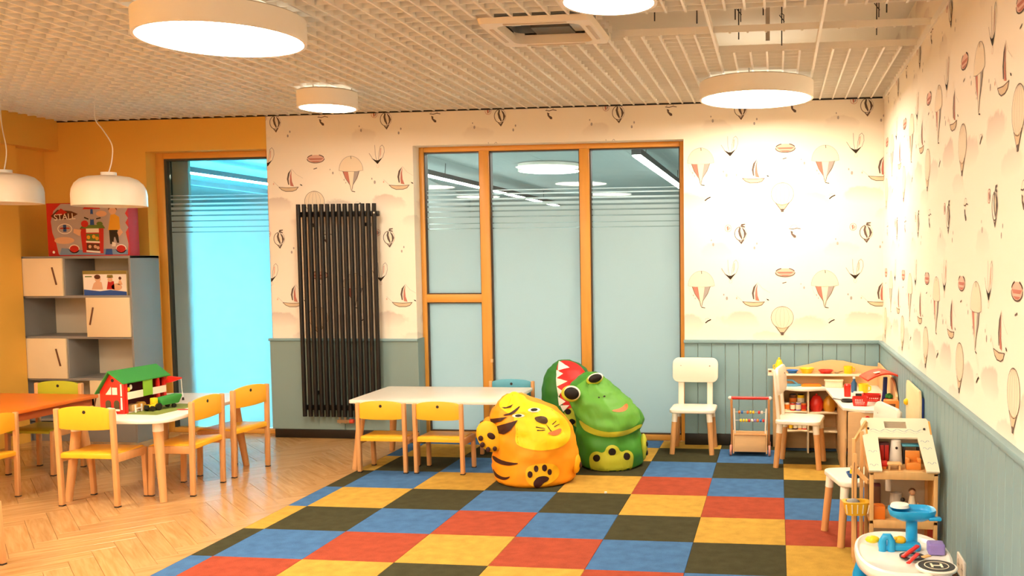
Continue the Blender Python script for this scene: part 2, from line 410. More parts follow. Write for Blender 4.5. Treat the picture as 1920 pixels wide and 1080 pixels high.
# skirting + wainscot
def planks(parent, along, a0, a1, w, face, thick, z0, z1, m, name='plank', eps=.0016):
    n = max(1, round((a1 - a0) / w)); w = (a1 - a0) / n
    for i in range(n):
        s0, s1 = a0 + i*w + eps, a0 + (i+1)*w - eps
        b = MB().box(s0, face - thick, z0, s1, face, z1) if along == 'X' else MB().box(face - thick, s0, z0, face, s1, z1)
        b.build(name, m, parent, .003, 1)
CAPZ = .875
def cap(name, b, label): return struct(b.build(name, M_blue_panel, None, .004), label)
t1 = cap('trim_1', MB().box(WX1-.005, YB-.032, CAPZ-.028, XR-.02, YB, CAPZ), 'grey blue boarded dado right of the window')
planks(t1, 'X', WX1-.002, XR-.022, .1125, YB, .018, .095, CAPZ-.028, M_blue_panel)
t2 = cap('trim_2', MB().box(DX1-.03, YB-.032, CAPZ-.022, WX0+.012, YB, CAPZ), 'grey blue smooth dado behind the radiator')
planks(t2, 'X', DX1-.025, WX0+.01, .66, YB, .018, .075, CAPZ-.022, M_blue_panel2, 'panel')
t3 = cap('trim_3', MB().box(XR-.034, -8.2, CAPZ-.028, XR, YB-.03, CAPZ), 'grey blue boarded dado along the right wall')
planks(t3, 'Y', -4.6, YB-.018, .1125, XR, .018, .095, CAPZ-.028, M_blue_panel, eps=.0008)
boxes('panel', [(XR-.018, -8.2, 0, XR, -4.602, CAPZ-.028)], M_blue_panel, t3)
t4 = struct(boxes('trim_4', [(WX0-.001, YB-.02, .0, WX0+.012, YB+.13, CAPZ)], M_blue_panel2))
struct(boxes('baseboard_back_right', [(WX1, YB-.022, 0, XR-.02, YB, .095)], M_black, bevel=.003))
struct(boxes('baseboard_back_left', [(DX1, YB-.022, 0, WX0, YB, .075)], M_black, bevel=.003))
struct(boxes('baseboard_right', [(XR-.022, -8.2, 0, XR, YB-.02, .095)], M_black, bevel=.003))

# ------------------------------------------------------------------ wallpaper print
def motifs():
    out = []
    def P(poly, m, layer=0): out.append((poly, m, layer))
    def S(pts, w, m, layer=1):
        for q in stroke(pts, w): P(q, m, layer)
    # swirl balloon
    cx, cz = .66, .742
    S(arc(cx, cz, .050, .056, 100, 300, 16), .005, INK)
    S(arc(cx, cz, .050, .056, -60, 80, 12), .003, PGREY)
    P([(cx-.012, cz+.052), (cx-.022, cz+.02), (cx-.014, cz-.015), (cx+.008, cz-.05), (cx+.012, cz-.035), (cx+.004, cz-.01), (cx-.004, cz+.02), (cx, cz+.05)], INK, 1)
    P([(cx+.006, cz+.055), (cx+.032, cz+.03), (cx+.046, cz-.002), (cx+.034, cz-.03), (cx+.012, cz-.055), (cx+.026, cz-.02), (cx+.024, cz+.012)], INK, 1)
    P([(cx+.002, cz+.04), (cx+.018, cz+.012), (cx+.02, cz-.015), (cx+.012, cz-.03), (cx+.004, cz-.005), (cx-.002, cz+.02)], PCREAM, 2)
    P([(cx-.03, cz-.042), (cx, cz-.066), (cx+.03, cz-.046), (cx+.006, cz-.085), (cx+.003, cz-.085)], INK, 1)
    P([(cx-.004, cz+.056), (cx+.004, cz+.078), (cx+.036, cz+.08), (cx+.036, cz+.072), (cx+.012, cz+.066), (cx+.036, cz+.056), (cx+.034, cz+.05)], INK, 1)
    # companion
    bx, bz = cx-.103, cz+.044
    S(arc(bx, bz, .026, .028, 0, 360, 18), .003, PRED)
    P([(bx-.012, bz+.012), (bx+.002, bz+.02), (bx+.004, bz-.01), (bx-.006, bz-.024)], PRED, 1); P([(bx+.008, bz+.016), (bx+.02, bz), (bx+.004, bz-.022)], PGREY, 1)
    # big balloon
    cx, cz = .335, .318
    P([(cx-.108, cz)] + arc(cx, cz, .108, .122, 180, 0, 18) + [(cx+.06, cz-.008), (cx-.06, cz-.008)], PCREAM, 0)
    S(arc(cx, cz, .108, .122, 180, 0, 18), .003, PGREY); S([(cx-.108, cz), (cx-.05, cz-.009), (cx+.05, cz-.009), (cx+.108, cz)], .0025, PGREY)
    P([(cx-.072, cz-.008), (cx-.028, cz-.008), (cx-.006, cz-.15), (cx-.012, cz-.12), (cx-.05, cz-.065)], PRED, 1)
    P([(cx-.028, cz-.008), (cx+.028, cz-.008), (cx+.006, cz-.16), (cx-.006, cz-.16)], PCREAM, 1)
    P([(cx+.072, cz-.008), (cx+.028, cz-.008), (cx+.006, cz-.15), (cx+.012, cz-.12), (cx+.05, cz-.065)], PGREY, 1)
    S([(cx-.074, cz-.006), (cx-.052, cz-.065), (cx-.012, cz-.125), (cx-.003, cz-.17)], .004, INK, 2); S([(cx+.074, cz-.006), (cx+.052, cz-.065), (cx+.012, cz-.125), (cx+.003, cz-.17)], .004, INK, 2)
    S([(cx+.002, cz-.176), (cx+.03, cz-.182)], .006, INKB); S([(cx+.002, cz+.12), (cx+.004, cz+.1)], .005, INK, 2)
    S([(cx-.104, cz-.01), (cx-.09, cz-.05), (cx-.06, cz-.09)], .0016, PTAN)
    # zeppelin
    cx, cz = .018, .425
    P(circ(cx, cz-.002, .078, 24, .034), PPINK, 0); S(arc(cx, cz-.002, .078, .034, 180, 360, 14), .006, INK); S(arc(cx, cz-.002, .078, .036, 20, 65, 6), .007, INK); S(arc(cx, cz-.002, .078, .036, 115, 160, 6), .007, INK)
    P([(cx-.07, cz+.004), (cx+.07, cz+.004), (cx+.05, cz-.01), (cx-.05, cz-.01)], PRED, 1); P([(cx-.05, cz-.02), (cx+.05, cz-.02), (cx+.02, cz-.03), (cx-.02, cz-.03)], PRED, 1)
    S([(cx-.02, cz-.088), (cx+.008, cz-.08)], .007, INK)
    # boat
    cx, cz = .765, .186
    P([(cx-.09, cz), (cx+.086, cz-.002), (cx+.066, cz-.026), (cx+.03, cz-.036), (cx-.03, cz-.037), (cx-.066, cz-.022)], PTAN, 0)
    S([(cx-.09, cz), (cx-.066, cz-.022), (cx-.03, cz-.036), (cx+.03, cz-.036), (cx+.066, cz-.025), (cx+.086, cz)], .005, INK); S([(cx-.092, cz+.002), (cx, cz-.006), (cx+.088, cz)], .004, INK)
    P([(cx+.028, cz+.155), (cx-.004, cz+.12), (cx-.016, cz+.07), (cx-.006, cz+.022), (cx+.004, cz+.02), (cx, cz+.07), (cx+.012, cz+.12)], INK, 1)
    P([(cx+.030, cz+.15), (cx+.014, cz+.1), (cx+.010, cz+.05), (cx+.014, cz+.012), (cx+.046, cz+.006), (cx+.03, cz+.05), (cx+.026, cz+.1)], PRED, 1)
    S([(cx+.03, cz+.158), (cx+.07, cz+.11), (cx+.13, cz+.075)], .0016, PGREY); S([(cx-.09, cz+.004), (cx-.14, cz+.05)], .002, PGREY)
    P([(cx+.1, cz+.026), (cx+.118, cz+.02), (cx+.126, cz+.01), (cx+.11, cz+.012)], INKB, 1); P(circ(cx-.14, cz+.03, .006, 8, .009), PPINK, 1)
    # round balloon
    cx, cz = -.005, .058
    P(circ(cx, cz, .09, 26), PCREAM, 0); S(arc(cx, cz, .09, .09, 0, 360, 28), .003, INK)
    for k in (-.6, -.2, .2, .6): S(arc(cx, cz, .09*abs(k), .088, 90, 90 + (150 if k < 0 else -150), 12), .0018, PGREY)
    P([(cx-.05, cz-.074), (cx, cz-.085), (cx+.05, cz-.074), (cx+.012, cz-.125), (cx-.012, cz-.125)], PTAN, 1)
    S([(cx-.055, cz-.07), (cx-.012, cz-.128)], .005, INK, 2); S([(cx+.055, cz-.07), (cx+.012, cz-.128)], .005, INK, 2); P([(cx-.012, cz-.12), (cx+.012, cz-.12), (cx+.01, cz-.145), (cx-.01, cz-.145)], INK, 2)
    # tulip balloon
    cx, cz = .572, .398
    P([(cx-.048, cz+.02), (cx-.01, cz+.002), (cx+.012, cz+.002), (cx+.05, cz+.026), (cx+.006, cz-.028), (cx, cz-.028)], INKB, 1)
    S([(cx-.07, cz+.062), (cx-.04, cz+.015)], .003, INK); S([(cx-.018, cz+.13), (cx-.015, cz+.05), (cx-.004, cz)], .004, PGREY)
    S([(cx+.012, cz), (cx+.018, cz+.06), (cx+.03, cz+.115), (cx+.048, cz+.13), (cx+.064, cz+.11), (cx+.066, cz+.07), (cx+.05, cz+.024)], .004, PGREY)
    P([(cx+.03, cz+.1), (cx+.04, cz+.108), (cx+.036, cz+.05), (cx+.022, cz+.02)], PPINK, 1); S(arc(cx+.004, cz-.045, .012, .014, 0, 360, 10), .002, PPINK)
    # flying figure
    cx, cz = .10, .757
    S(arc(cx-.012, cz+.02, .03, .03, 20, 170, 8), .003, PGREY); S([(cx-.05, cz+.02), (cx-.02, cz+.016), (cx+.01, cz+.024), (cx+.04, cz+.018)], .006, INK)
    P([(cx-.04, cz+.004), (cx-.02, cz-.004), (cx-.022, cz-.02), (cx+.004, cz-.036), (cx+.004, cz-.052), (cx-.012, cz-.052), (cx-.034, cz-.026)], INK, 1)
    # leaf
    cx, cz = .39, .03
    S([(cx-.02, cz-.016), (cx, cz), (cx+.022, cz+.01)], .009, INKB); S(arc(cx-.004, cz+.006, .02, .016, 30, 180, 6), .002, PGREY)
    # grey flecks
    for (x, z, r) in ((.17, .30, .009), (.145, .33, .005), (.52, .245, .007), (.545, .215, .012), (.27, .24, .006), (.285, .215, .005), (.42, .69, .006), (.435, .655, .011), (.79, .66, .008), (.77, .625, .01)):
        P(circ(x, z, r*.8, 8, r*1.3), PGREY, 0)
    return out
MOT = motifs()
def lay(parent, ustart, uend, regions, tou, fn):
    pr = Print()
    for iu in range(math.floor(ustart) - 1, math.ceil(uend) + 1):
        for iz in range(0, 3):
            for poly, m, layer in MOT:
                q0 = [(p[0] + iu, p[1] + iz) for p in poly]
                us = [p[0] for p in q0]; zs = [p[1] for p in q0]
                for (a, b, c, d) in regions:
                    if max(us) < a or min(us) > b or max(zs) < c or min(zs) > d: continue
                    q = clip(q0, a, b, c, d)
                    if len(q) >= 3: pr.add(q, m, layer)
    return pr.build('wallpaper_print', fn, parent, .0009)
lay(wall_back, -4.5, .9, [(DX1+.001, WX0-.001, CAPZ, 2.8), (WX1+.001, XR-.001, CAPZ, 2.8), (WX0-.001, WX1+.001, WZ+.001, 2.8)], None, lambda u, z, e: (u, YB - e, z))
lay(wall_right, -1.3, 5.0, [(-YB-.05+.001, 4.9, CAPZ, 3.0)], None, lambda u, z, e: (XR - e, -(u + .05), z))

# ------------------------------------------------------------------ window and door
FY0, FY1, GY = 1.305, 1.385, 1.352
STR = [(2.146, 2.139), (2.116, 2.104), (2.076, 2.060), (2.040, 2.016), (2.000, 1.970), (1.958, 1.920), (1.910, 1.864), (1.856, 1.820), (1.815, 1.790)]
def pane(parent, x0, x1, z0, z1, stripes=True):
    boxes('pane', [(x0, GY, z0, x1, GY+.006, z1)], M_glass, parent)
    top = min(z1, 1.812)
    b = MB().box(x0, GY-.0014, z0, x1, GY-.0006, top).build('frost_film', M_frost, parent)
    if stripes and z1 > 2:
        for (za, zb) in STR[:-1]: MB().box(x0, GY-.0014, zb, x1, GY-.0006, za).build('frost_stripe', M_frost, parent)
win = empty_struct('window_1', 'tall wooden window of three frosted bays')
def fr(name, q, m, parent): return boxes(name, [q], m, parent, bevel=.006)
fr('frame_stile', (WX0, FY0, 0, WX0+.042, FY1, WZ), M_oak, win); fr('frame_stile', (WX1-.045, FY0, 0, WX1, FY1, WZ), M_oak, win)
fr('frame_head', (WX0+.042, FY0, 2.472, WX1-.045, FY1, WZ), M_oak_x, win); fr('frame_sill', (WX0+.042, FY0, 0, WX1-.045, FY1, .05), M_oak_x, win)
fr('mullion', (-2.572, FY0-.012, .04, -2.487, FY1, 2.475), M_oak, win); fr('mullion', (-1.70, FY0-.012, .04, -1.615, FY1, 2.475), M_oak, win)
fr('transom', (WX0+.04, FY0-.004, 1.18, -2.57, FY1, 1.25), M_oak_x, win)
for (a, b, c, d) in ((-3.07, -2.572, 1.25, 2.472), (-3.07, -2.572, .05, 1.18), (-2.487, -1.70, .05, 2.472), (-1.615, WX1-.045, .05, 2.472)):
    # dark glazing bead around every pane
    bd = MB(); t = .009
    for q in ((a, FY0+.012, c, a+t, FY1, d), (b-t, FY0+.012, c, b, FY1, d), (a, FY0+.012, d-t, b, FY1, d), (a, FY0+.012, c, b, FY1, c+t)): bd.box(*q)
    bd.build('glazing_bead', mat('dark glazing bead', '#4a3018', .5), win)
    pane(win, a+.004, b-.004, c+.004, d-.004)
MB().box(-2.50, 1.285, .66, -2.478, 1.30, .69).build('latch', M_beech_light, win, .003)
door = empty_struct('door_1', 'tall frosted glass door in a wooden frame')
fr('frame_stile', (DX0+.06, FY0, 0, DX0+.135, FY1, 2.52), M_oak, door); fr('frame_stile', (DX1-.08, FY0, 0, DX1, FY1, 2.52), M_oak, door)
fr('frame_head', (DX0+.135, FY0, 2.468, DX1-.08, FY1, 2.52), M_oak_x, door); fr('frame_sill', (DX0+.135, FY0, 0, DX1-.08, FY1, .045), M_oak_x, door)
bd = MB()
for q in ((DX0+.135, FY0+.012, .045, DX0+.16, FY1, 2.468), (DX0+.16, FY0+.012, 2.452, DX1-.08, FY1, 2.468)): bd.box(*q)
bd.build('glazing_bead', mat('dark grey bead', '#3a3d36', .5), door)
pane(door, DX0+.162, DX1-.082, .05, 2.452)
struct(boxes('wall_door_reveal', [(DX0, YB, 0, DX0+.06, YB+T, 2.52)], M_yellow_wall))
# rooms beyond the glass
M_corr = mat('corridor paint', '#cfd6d6', .8); M_corrf = mat('corridor floor', '#9fb0ae', .6); M_corrc = mat('corridor ceiling panel', '#aab4b4', .8)
struct(boxes('wall_corridor_far', [(-14, 12.5, 0, 3.2, 12.7, 3.2)], M_corr)); struct(boxes('wall_corridor_right', [(3, YB+T, 0, 3.2, 12.5, 3.2)], M_corr))
struct(boxes('wall_corridor_left', [(-14.2, YB+T, 0, -14, 12.7, 3.2)], M_corr)); struct(boxes('floor_corridor', [(-14, YB+T+.05, -.12, 3, 12.5, 0)], M_corrf))
struct(boxes('ceiling_corridor', [(-14, YB+T, 3.1, 3, 12.6, 3.2)], M_corr)); struct(boxes('wall_corridor_near', [(-14, YB+.01, 0, XL-.2, YB+T, 3.2), (XR+.2, YB+.01, 0, 3.2, YB+T, 3.2)], M_corr))
cc = empty_struct('ceiling_corridor_panels', 'suspended panel ceiling behind the glass')
for i in range(-12, 3):
    for j in range(1, 9):
        MB().box(i*1.2-.597, YB+T+.03+(j-1)*1.35+.003, 2.80, i*1.2+.597, YB+T+.03+j*1.35-.003, 2.815).build('panel', M_corrc, cc)
b = MB().prism([(-4.33, YB+T), (-4.23, YB+T), (-6.4, 12.5), (-6.5, 12.5)], 0, 2.8, 'Z').build('wall_corridor_partition', M_corr); struct(b)
struct(boxes('wall_corridor_return', [(-5.60, 1.39, 0, -5.315, 1.425, 2.8)], mat('grey return wall', '#8c9690', .8)))
def linear_lamp(x, y0, y1, z, m, label, grp):
    t = thing('linear_lamp', label, 'lamp', (x, (y0+y1)/2, z), 0, grp); h = (y1-y0)/2
    boxes('housing', [(-.05, -h, .012, .05, h, .075)], mat('charcoal lamp housing', '#3a3d40', .5), t)
    boxes('diffuser', [(-.042, -h+.01, 0, .042, h-.01, .012)], m, t)
    for yy in (-h*.7, h*.7): MB().cyl((0, yy, .07), (0, yy+.03, 2.798 - z), .004, n=6).build('suspension_wire', M_dark, t)
linear_lamp(-1.46, 2.95, 7.6, 2.58, M_cool, 'slim linear lamp seen through the right window bay', 'linear lamps behind the big window')
linear_lamp(-4.33, 4.2, 11.6, 2.58, M_cool, 'long linear lamp seen through the left window bay', 'linear lamps behind the big window')
linear_lamp(-6.87, 2.4, 8.5, 2.58, M_bluelamp, 'bright blue white linear lamp behind the door glass', 'linear lamps behind the door')
linear_lamp(-7.95, 4.0, 10.5, 2.58, mat('unlit grey diffuser', '#6f7a80', .5), 'farther dark linear lamp behind the door glass', 'linear lamps behind the door')
def drum(x, y, r, z, label, grp, m, h=.115, segs=56, ceil=ZC):
    t = thing('ceiling_lamp', label, 'lamp', (x, y, z), 0, grp)
    MB().lathe([(r-.016, 0), (r, 0), (r, h), (r-.016, h)], segs, closed=True).build('drum', mat('lamp drum white', '#f7f1e6', .5), t)
    MB().lathe([(.001, h-.012), (r-.016, h-.012), (r-.016, h-.004), (.001, h-.004)], segs).build('back_plate', M_white, t)
    MB().lathe([(.001, .004), (r-.016, .004), (r-.016, .014), (.001, .014)], segs).build('diffuser', m, t)
    MB().lathe([(r*.86, h), (r*.97, h), (r*.97, h+.008), (r*.86, h+.008)], segs, closed=True).build('mounting_ring', M_steel, t)
    if m is M_lamp: MB().lathe([(.001, h-.0036), (r*.84, h-.0036), (r*.84, h+.002), (.001, h+.002)], segs).build('indirect_light', M_up, t)
    for k in range(3):
        a = 2*PI*k/3+.4
        MB().cyl((r*.8*math.cos(a), r*.8*math.sin(a), h-.005), (r*.8*math.cos(a), r*.8*math.sin(a), ceil+.05-z), .005, n=6).build('suspension_rod', M_steel, t)
    return t
def added_head_lamp(x0, x1, y, z, m, label, grp):
    t = thing('linear_lamp', label, 'lamp', ((x0+x1)/2, y, z), 0, grp); h = (x1-x0)/2
    boxes('housing', [(-h, -.05, .012, h, .05, .07)], mat('charcoal lamp housing', '#3a3d40', .5), t)
    boxes('diffuser', [(-h+.01, -.042, 0, h-.01, .042, .012)], m, t)
    for xx in (-h*.7, h*.7): MB().cyl((xx, 0, .065), (xx, 0, 2.798 - z), .004, n=6).build('suspension_wire', M_dark, t)
added_head_lamp(-3.0, -.9, 2.05, 2.66, M_cool, 'linear lamp hung just behind the head of the window, added unseen', 'linear lamps behind the big window')  # hidden lamp, added to brighten the upper frosted film
drum(-3.03, 5.66, .41, 2.70, 'round lamp glowing behind the middle window bay', 'round lamps', M_cool, h=.09, ceil=2.76)
for (x, y) in ((-.4, 3.2), (-2.4, 3.0), (-3.6, 2.6)):
    pass
# ------------------------------------------------------------------ ceiling grid
ceil = struct(boxes('ceiling', [(XL-.2, -8.2, 3.10, XR+.2, YB+T, 3.2)], M_slab), 'open cell grid ceiling under a painted slab')
OPEN = [(-.962, XR, -1.650, -1.160), (-.405, XR, -1.150, -.660), (-1.62, -.985, -1.70, -1.13)]   # missing panels and the air conditioner
HS = .045
def segs(a0, a1, cuts):
    out = [(a0, a1)]
    for c0, c1 in cuts:
        nx = []
        for s0, s1 in out:
            if c1 <= s0 or c0 >= s1: nx.append((s0, s1)); continue
            if s0 < c0: nx.append((s0, c0))
            if c1 < s1: nx.append((c1, s1))
        out = nx
    return out
x = .09; k = 0
while x > -6.42:
    pass; x -= .1
i = 0
xs = [.69 - .1*i for i in range(72) if .69 - .1*i > -6.40]
for X in xs:
    carrier = abs(((X - .19) / .6) - round((X - .19) / .6)) < .01
    cuts = [(o[2], o[3]) for o in OPEN if o[0] < X < o[1] and not (carrier and o[1] == XR)]
    b = MB(); wd = .0075 if carrier else .006
    for s0, s1 in segs(-4.0, YB, cuts): b.box(X-wd, s0, ZC, X+wd, s1, ZC+HS)
    b.build('slat', M_slat, ceil)
ys = [YB - .03 - .1*i for i in range(60)]
ys = [1.145 - .1*i for i in range(52)]
for Y in ys:
    cuts = [(o[0], o[1]) for o in OPEN if o[2] < Y < o[3]]
    b = MB()
    for s0, s1 in segs(-6.41, XR, cuts): b.box(s0, Y-.003, ZC+.007, s1, Y+.003, ZC+HS-.0006)
    b.build('slat', M_slat, ceil)
boxes('gap_shade_strip', [(-6.41, YB-.006, ZC-.004, XR, YB, ZC+.008)], M_black, ceil)  # black strip painted in for the shade of the gap along the wall
boxes('edge_trim', [(XR-.012, -4.0, ZC-.012, XR, YB, ZC+.03)], M_slat, ceil)
# hangers in the openings
for (X, Y) in ((.52, -1.40), (.52, -.90), (-.27, -.92), (-.27, -1.38), (-.02, -.72), (-.70, -1.42), (-.48, -1.33), (-.12, -1.45)):
    h = MB(); h.cyl((X, Y, ZC+.02), (X, Y, 3.1), .0035, n=6)
    h.tube([(X+.012, Y, ZC+.12), (X+.012, Y, ZC+.2), (X, Y, ZC+.21), (X-.014, Y, ZC+.2), (X+.016, Y, ZC+.16)], .003, 5)
    h.build('hanger', M_dark, ceil)
boxes('hanger_strip', [(-.115, -.86, ZC+.02, -.09, -.855, 3.1)], M_steel, ceil)

# drum lamps of this room, then the added ones out of view
GL = 'round drum lamps on the ceiling'
drum(-2.82, -2.03, .405, 2.66, 'large round drum lamp nearest on the left', GL, M_lamp)
drum(-.195, .24, .40, 2.66, 'large round drum lamp near the right corner', GL, M_lamp)
drum(-.775, -2.40, .213, 2.66, 'small round drum lamp cut by the top edge beside the air conditioner', GL, M_lamp)
drum(-3.31, .07, .213, 2.66, 'small round drum lamp in front of the wallpaper above the radiator', GL, M_lamp)
drum(-5.35, -2.55, .40, 2.66, 'large round drum lamp beyond the left edge, added unseen', GL, M_lamp)  # out of view, added to light the cabinet and left wall
for k, (x, y) in enumerate(((-5.35, -4.7), (-2.95, -4.6), (-.75, -4.7), (-5.35, -7.1), (-2.95, -7.0), (-.75, -7.1))):  # unseen rows, added to raise the ambient and bounced light
    drum(x, y, .40, 2.66, ('left', 'middle', 'right')[k % 3] + ' large unseen drum lamp added in the ' + ('first', 'second')[k // 3] + ' row behind the viewpoint', GL, M_lamp)

# air conditioner cassette
ac = thing('ceiling_air_conditioner', 'white ceiling cassette air conditioner with its grille missing', 'air conditioner', (-1.30, -1.415, 2.775))
o = MB(); outer = rrect(.615, .56, .03, 3); inner = rrect(.45, .42, .05, 3)
n = len(outer)
o.add([(p[0], p[1], .03) for p in outer] + [(p[0]*.97, p[1]*.97, 0) for p in outer] + [(p[0], p[1], 0) for p in inner] + [(p[0], p[1], .06) for p in inner],
      [(i, (i+1) % n, n+(i+1) % n, n+i) for i in range(n)] + [(n+i, n+(i+1) % n, 2*n+(i+1) % n, 2*n+i) for i in range(n)] + [(2*n+i, 2*n+(i+1) % n, 3*n+(i+1) % n, 3*n+i) for i in range(n)])
o.build('panel_frame', mat('air conditioner plastic', '#ece0cc', .4), ac)
for (q0, q1) in (((-.262, 0), (.022, .30)), ((.262, 0), (.022, .30)), ((0, -.242), (.34, .02)), ((0, .242), (.34, .02))):
    boxes('air_flap', [(q0[0]-q1[0]/2, q0[1]-q1[1]/2, -.004, q0[0]+q1[0]/2, q0[1]+q1[1]/2, .004)], mat('flap plastic', '#c9b79e', .5), ac, bevel=.003)
b = MB(); b.box(-.225, -.21, .16, .225, .21, .17); b.box(-.235, -.22, .05, -.225, .22, .17); b.box(.225, -.22, .05, .235, .22, .17); b.box(-.225, .21, .05, .225, .22, .17); b.box(-.225, -.22, .05, .225, -.21, .17)
b.build('inner_housing', mat('air conditioner inside', '#8d8f8e', .6), ac)
b = MB(); b.box(-.10, .05, .05, .12, .205, .11); b.build('control_box', mat('dark galvanised', '#5d5a55', .5), ac)
MB().lathe([(.05, .05), (.11, .05), (.12, .07), (.05, .07)], 20, (.02, -.07, .04)).build('fan_mouth', mat('pale grey plastic', '#b6b2a8', .5), ac)
boxes('bracket', [(-.19, -.16, .05, -.14, .0, .058)], M_steel, ac); boxes('bracket', [(.13, .0, .05, .19, .16, .058)], M_steel, ac)

# pendant lamps
def pendant(loc, mount, pts, label):
    t = thing('pendant_lamp', label, 'lamp', loc, 0, 'white dome pendant lamps')
    r = .25; prof = [(r-.006, 0), (r, 0), (r, .085), (r-.006, .125), (r-.025, .165), (r-.06, .198), (r-.105, .215), (.05, .228), (.05, .222), (r-.105, .208), (r-.063, .19), (r-.031, .16), (r-.013, .123), (r-.006, .085)]
    MB().lathe(prof, 40, closed=True).build('shade', mat('pendant white enamel', '#efe3d0', .4), t, angle=60)
    MB().lathe([(.001, .226), (.052, .226), (.052, .25), (.001, .25)], 20).build('cap', M_white, t)
    MB().lathe([(.001, .10), (.04, .12), (.045, .17), (.02, .226), (.001, .226)], 14).build('bulb', mat('opal bulb', '#f4eede', .3), t)
    L = Vector(loc); pp = [Vector(p) - L for p in pts] + [Vector(mount) - L]
    sm = []
    for a in range(len(pp)-1):
        p0, p1, p2, p3 = pp[max(a-1, 0)], pp[a], pp[a+1], pp[min(a+2, len(pp)-1)]
        for k in range(5):
            u = k/5; sm.append(.5*((2*p1) + (p2-p0)*u + (2*p0-5*p1+4*p2-p3)*u*u + (3*p1-p0-3*p2+p3)*u**3))
    sm.append(pp[-1]); MB().tube(sm, .0042, 6).build('cable', M_white, t)
pendant((-4.955, -.10, 1.965), (-5.14, .05, 2.83), [(-4.955, -.10, 2.21), (-4.94, -.08, 2.30), (-4.955, -.05, 2.42), (-5.06, 0, 2.54), (-5.14, .03, 2.62), (-5.16, .05, 2.72)], 'white dome pendant lamp in front of the red toy box')
pendant((-5.81, -.10, 2.0), (-5.95, .05, 2.83), [(-5.81, -.10, 2.245), (-5.80, -.08, 2.4), (-5.9, 0, 2.6)], 'white dome pendant lamp cut by the left edge')

# radiator
rad = thing('radiator', 'tall black vertical tube radiator on the wallpapered wall', 'radiator', (-3.762, 1.09, .205))
tm = None
for k in range(14):
    X = -.34 + k * .68/13
    b = MB().cyl((X, -.018, 0), (X, -.018, 1.825), .0178, n=14); b.build('tube', M_rad, rad)
for z in (.075, 1.74): MB().bar((-.365, .012, z), (.37, .012, z), .03, .045).build('manifold', M_rad, rad, .006)
for (x, z) in ((-.25, .2), (.25, .2), (-.25, 1.65), (.25, 1.65)): boxes('wall_bracket', [(x-.015, .02, z-.015, x+.015, .085, z+.015)], M_rad, rad)
MB().ball((.345, -.034, 1.745), .008, 8).build('bleed_plug', M_white, rad)
v = MB(); v.cyl((-.03, 0, -.055), (-.03, 0, .06), .010, n=10); v.cyl((.02, 0, -.055), (.02, 0, .06), .010, n=10); v.bar((-.05, 0, -.04), (.06, 0, -.04), .03, .026); v.build('valve', M_steel, rad)
MB().cyl((.06, 0, -.04), (.095, 0, -.04), .02, .018, n=14).build('valve_cap', mat('orange red valve cap', '#d84a2c', .5), rad)
v = MB(); v.cyl((-.03, 0, -.055), (-.03, .07, -.055), .009, n=8); v.cyl((.02, 0, -.055), (.02, .07, -.055), .009, n=8); v.build('pipe', M_steel, rad)
# socket
so = thing('wall_socket', 'white double wall socket low on the right dado', 'socket', (XR-.018, -2.27, .165))
MB().box(-.010, -.085, -.045, 0, .085, .045).build('plate', M_white, so, .004)
for yy in (-.04, .04):
    MB().cyl((-.0108, yy, 0), (-.006, yy, 0), .026, n=18).build('insert', mat('socket insert', '#cfc6b6', .5), so)
    for d in (-.009, .009): MB().cyl((-.0115, yy+d, 0), (-.009, yy+d, 0), .004, n=8).build('pin_hole', M_dark, so)

# ------------------------------------------------------------------ kindergarten chairs
def kid_chair(name, label, col, sh, th, W, D, group):
    t = thing(name, label, 'chair', group=group); g = .034
    foot = lambda p, x, y: MB().box(x-g/2+.002, y-g/2+.002, 0, x+g/2-.002, y+g/2-.002, .006).build('foot_pad', M_dark, p)
    for s in (-1, 1):
        X = s * (W/2 - g/2)
        l = MB().bar((X, -D/2+g/2, .006), (X*1.0, -D/2+g/2-.012, th), g*.85, g).build('leg', M_beech, t, .007, 3); foot(l, X, -D/2+g/2)
        l = MB().bar((X, D/2-g/2, .006), (X, D/2-g/2-.012, sh-.012), g*.85, g).build('leg', M_beech, t, .006, 3); foot(l, X, D/2-g/2)
        MB().bar((X, -D/2+g/2, sh-.035), (X, D/2-g/2-.01, sh-.035), g*.8, .05).build('side_rail', M_beech, t, .006)
    w = W/2 - g*.85
    p = MB()
    prof = [(-D/2+.004, sh-.034), (-D/2+.004, sh-.006), (-D/2+.02, sh+.002), (0, sh-.006), (D/2-.03, sh), (D/2-.004, sh-.012), (D/2-.004, sh-.03), (D/2-.03, sh-.018), (0, sh-.024), (-D/2+.03, sh-.02)]
    p.prism(prof, -w, w, 'X'); p.build('seat', col, t, .002)
    top = [(w*math.cos(a), th-.012 + .028*math.sin(a)) for a in [PI*k/12 for k in range(13)]]
    bh = (th - sh) * .40
    bot = [(-w*math.cos(a), th-.012-bh - .012*math.sin(a)) for a in [PI*k/8 for k in range(9)]]
    b = MB().prism(top + bot, -D/2+.001, -D/2+.017, 'Y').build('backrest', col, t, .003)
    MB().cyl((0, -D/2-.001, th-.022), (0, -D/2+.019, th-.022), .011, n=14).build('finger_hole', M_dark, b)
    return t
GY_ = 'yellow wooden kindergarten chairs'
big = kid_chair('kindergarten_chair', 'yellow wooden chair with its back to us at the white toy barn table', M_yel, .345, .63, .415, .32, GY_)
big.location = (-4.385, -1.01, 0); big.rotation_euler.z = math.radians(1)
copy_tree(big, (-4.035, -.665, 0), math.radians(90+4), 'nearer of two yellow chairs on the right side of the barn table')
copy_tree(big, (-4.03, -.12, 0), math.radians(90-6), 'farther of two yellow chairs on the right side of the barn table')
copy_tree(big, (-5.19, -1.14, 0), math.radians(90), 'yellow chair at the orange table cut by the left edge', scale=(.9, .95, .9))
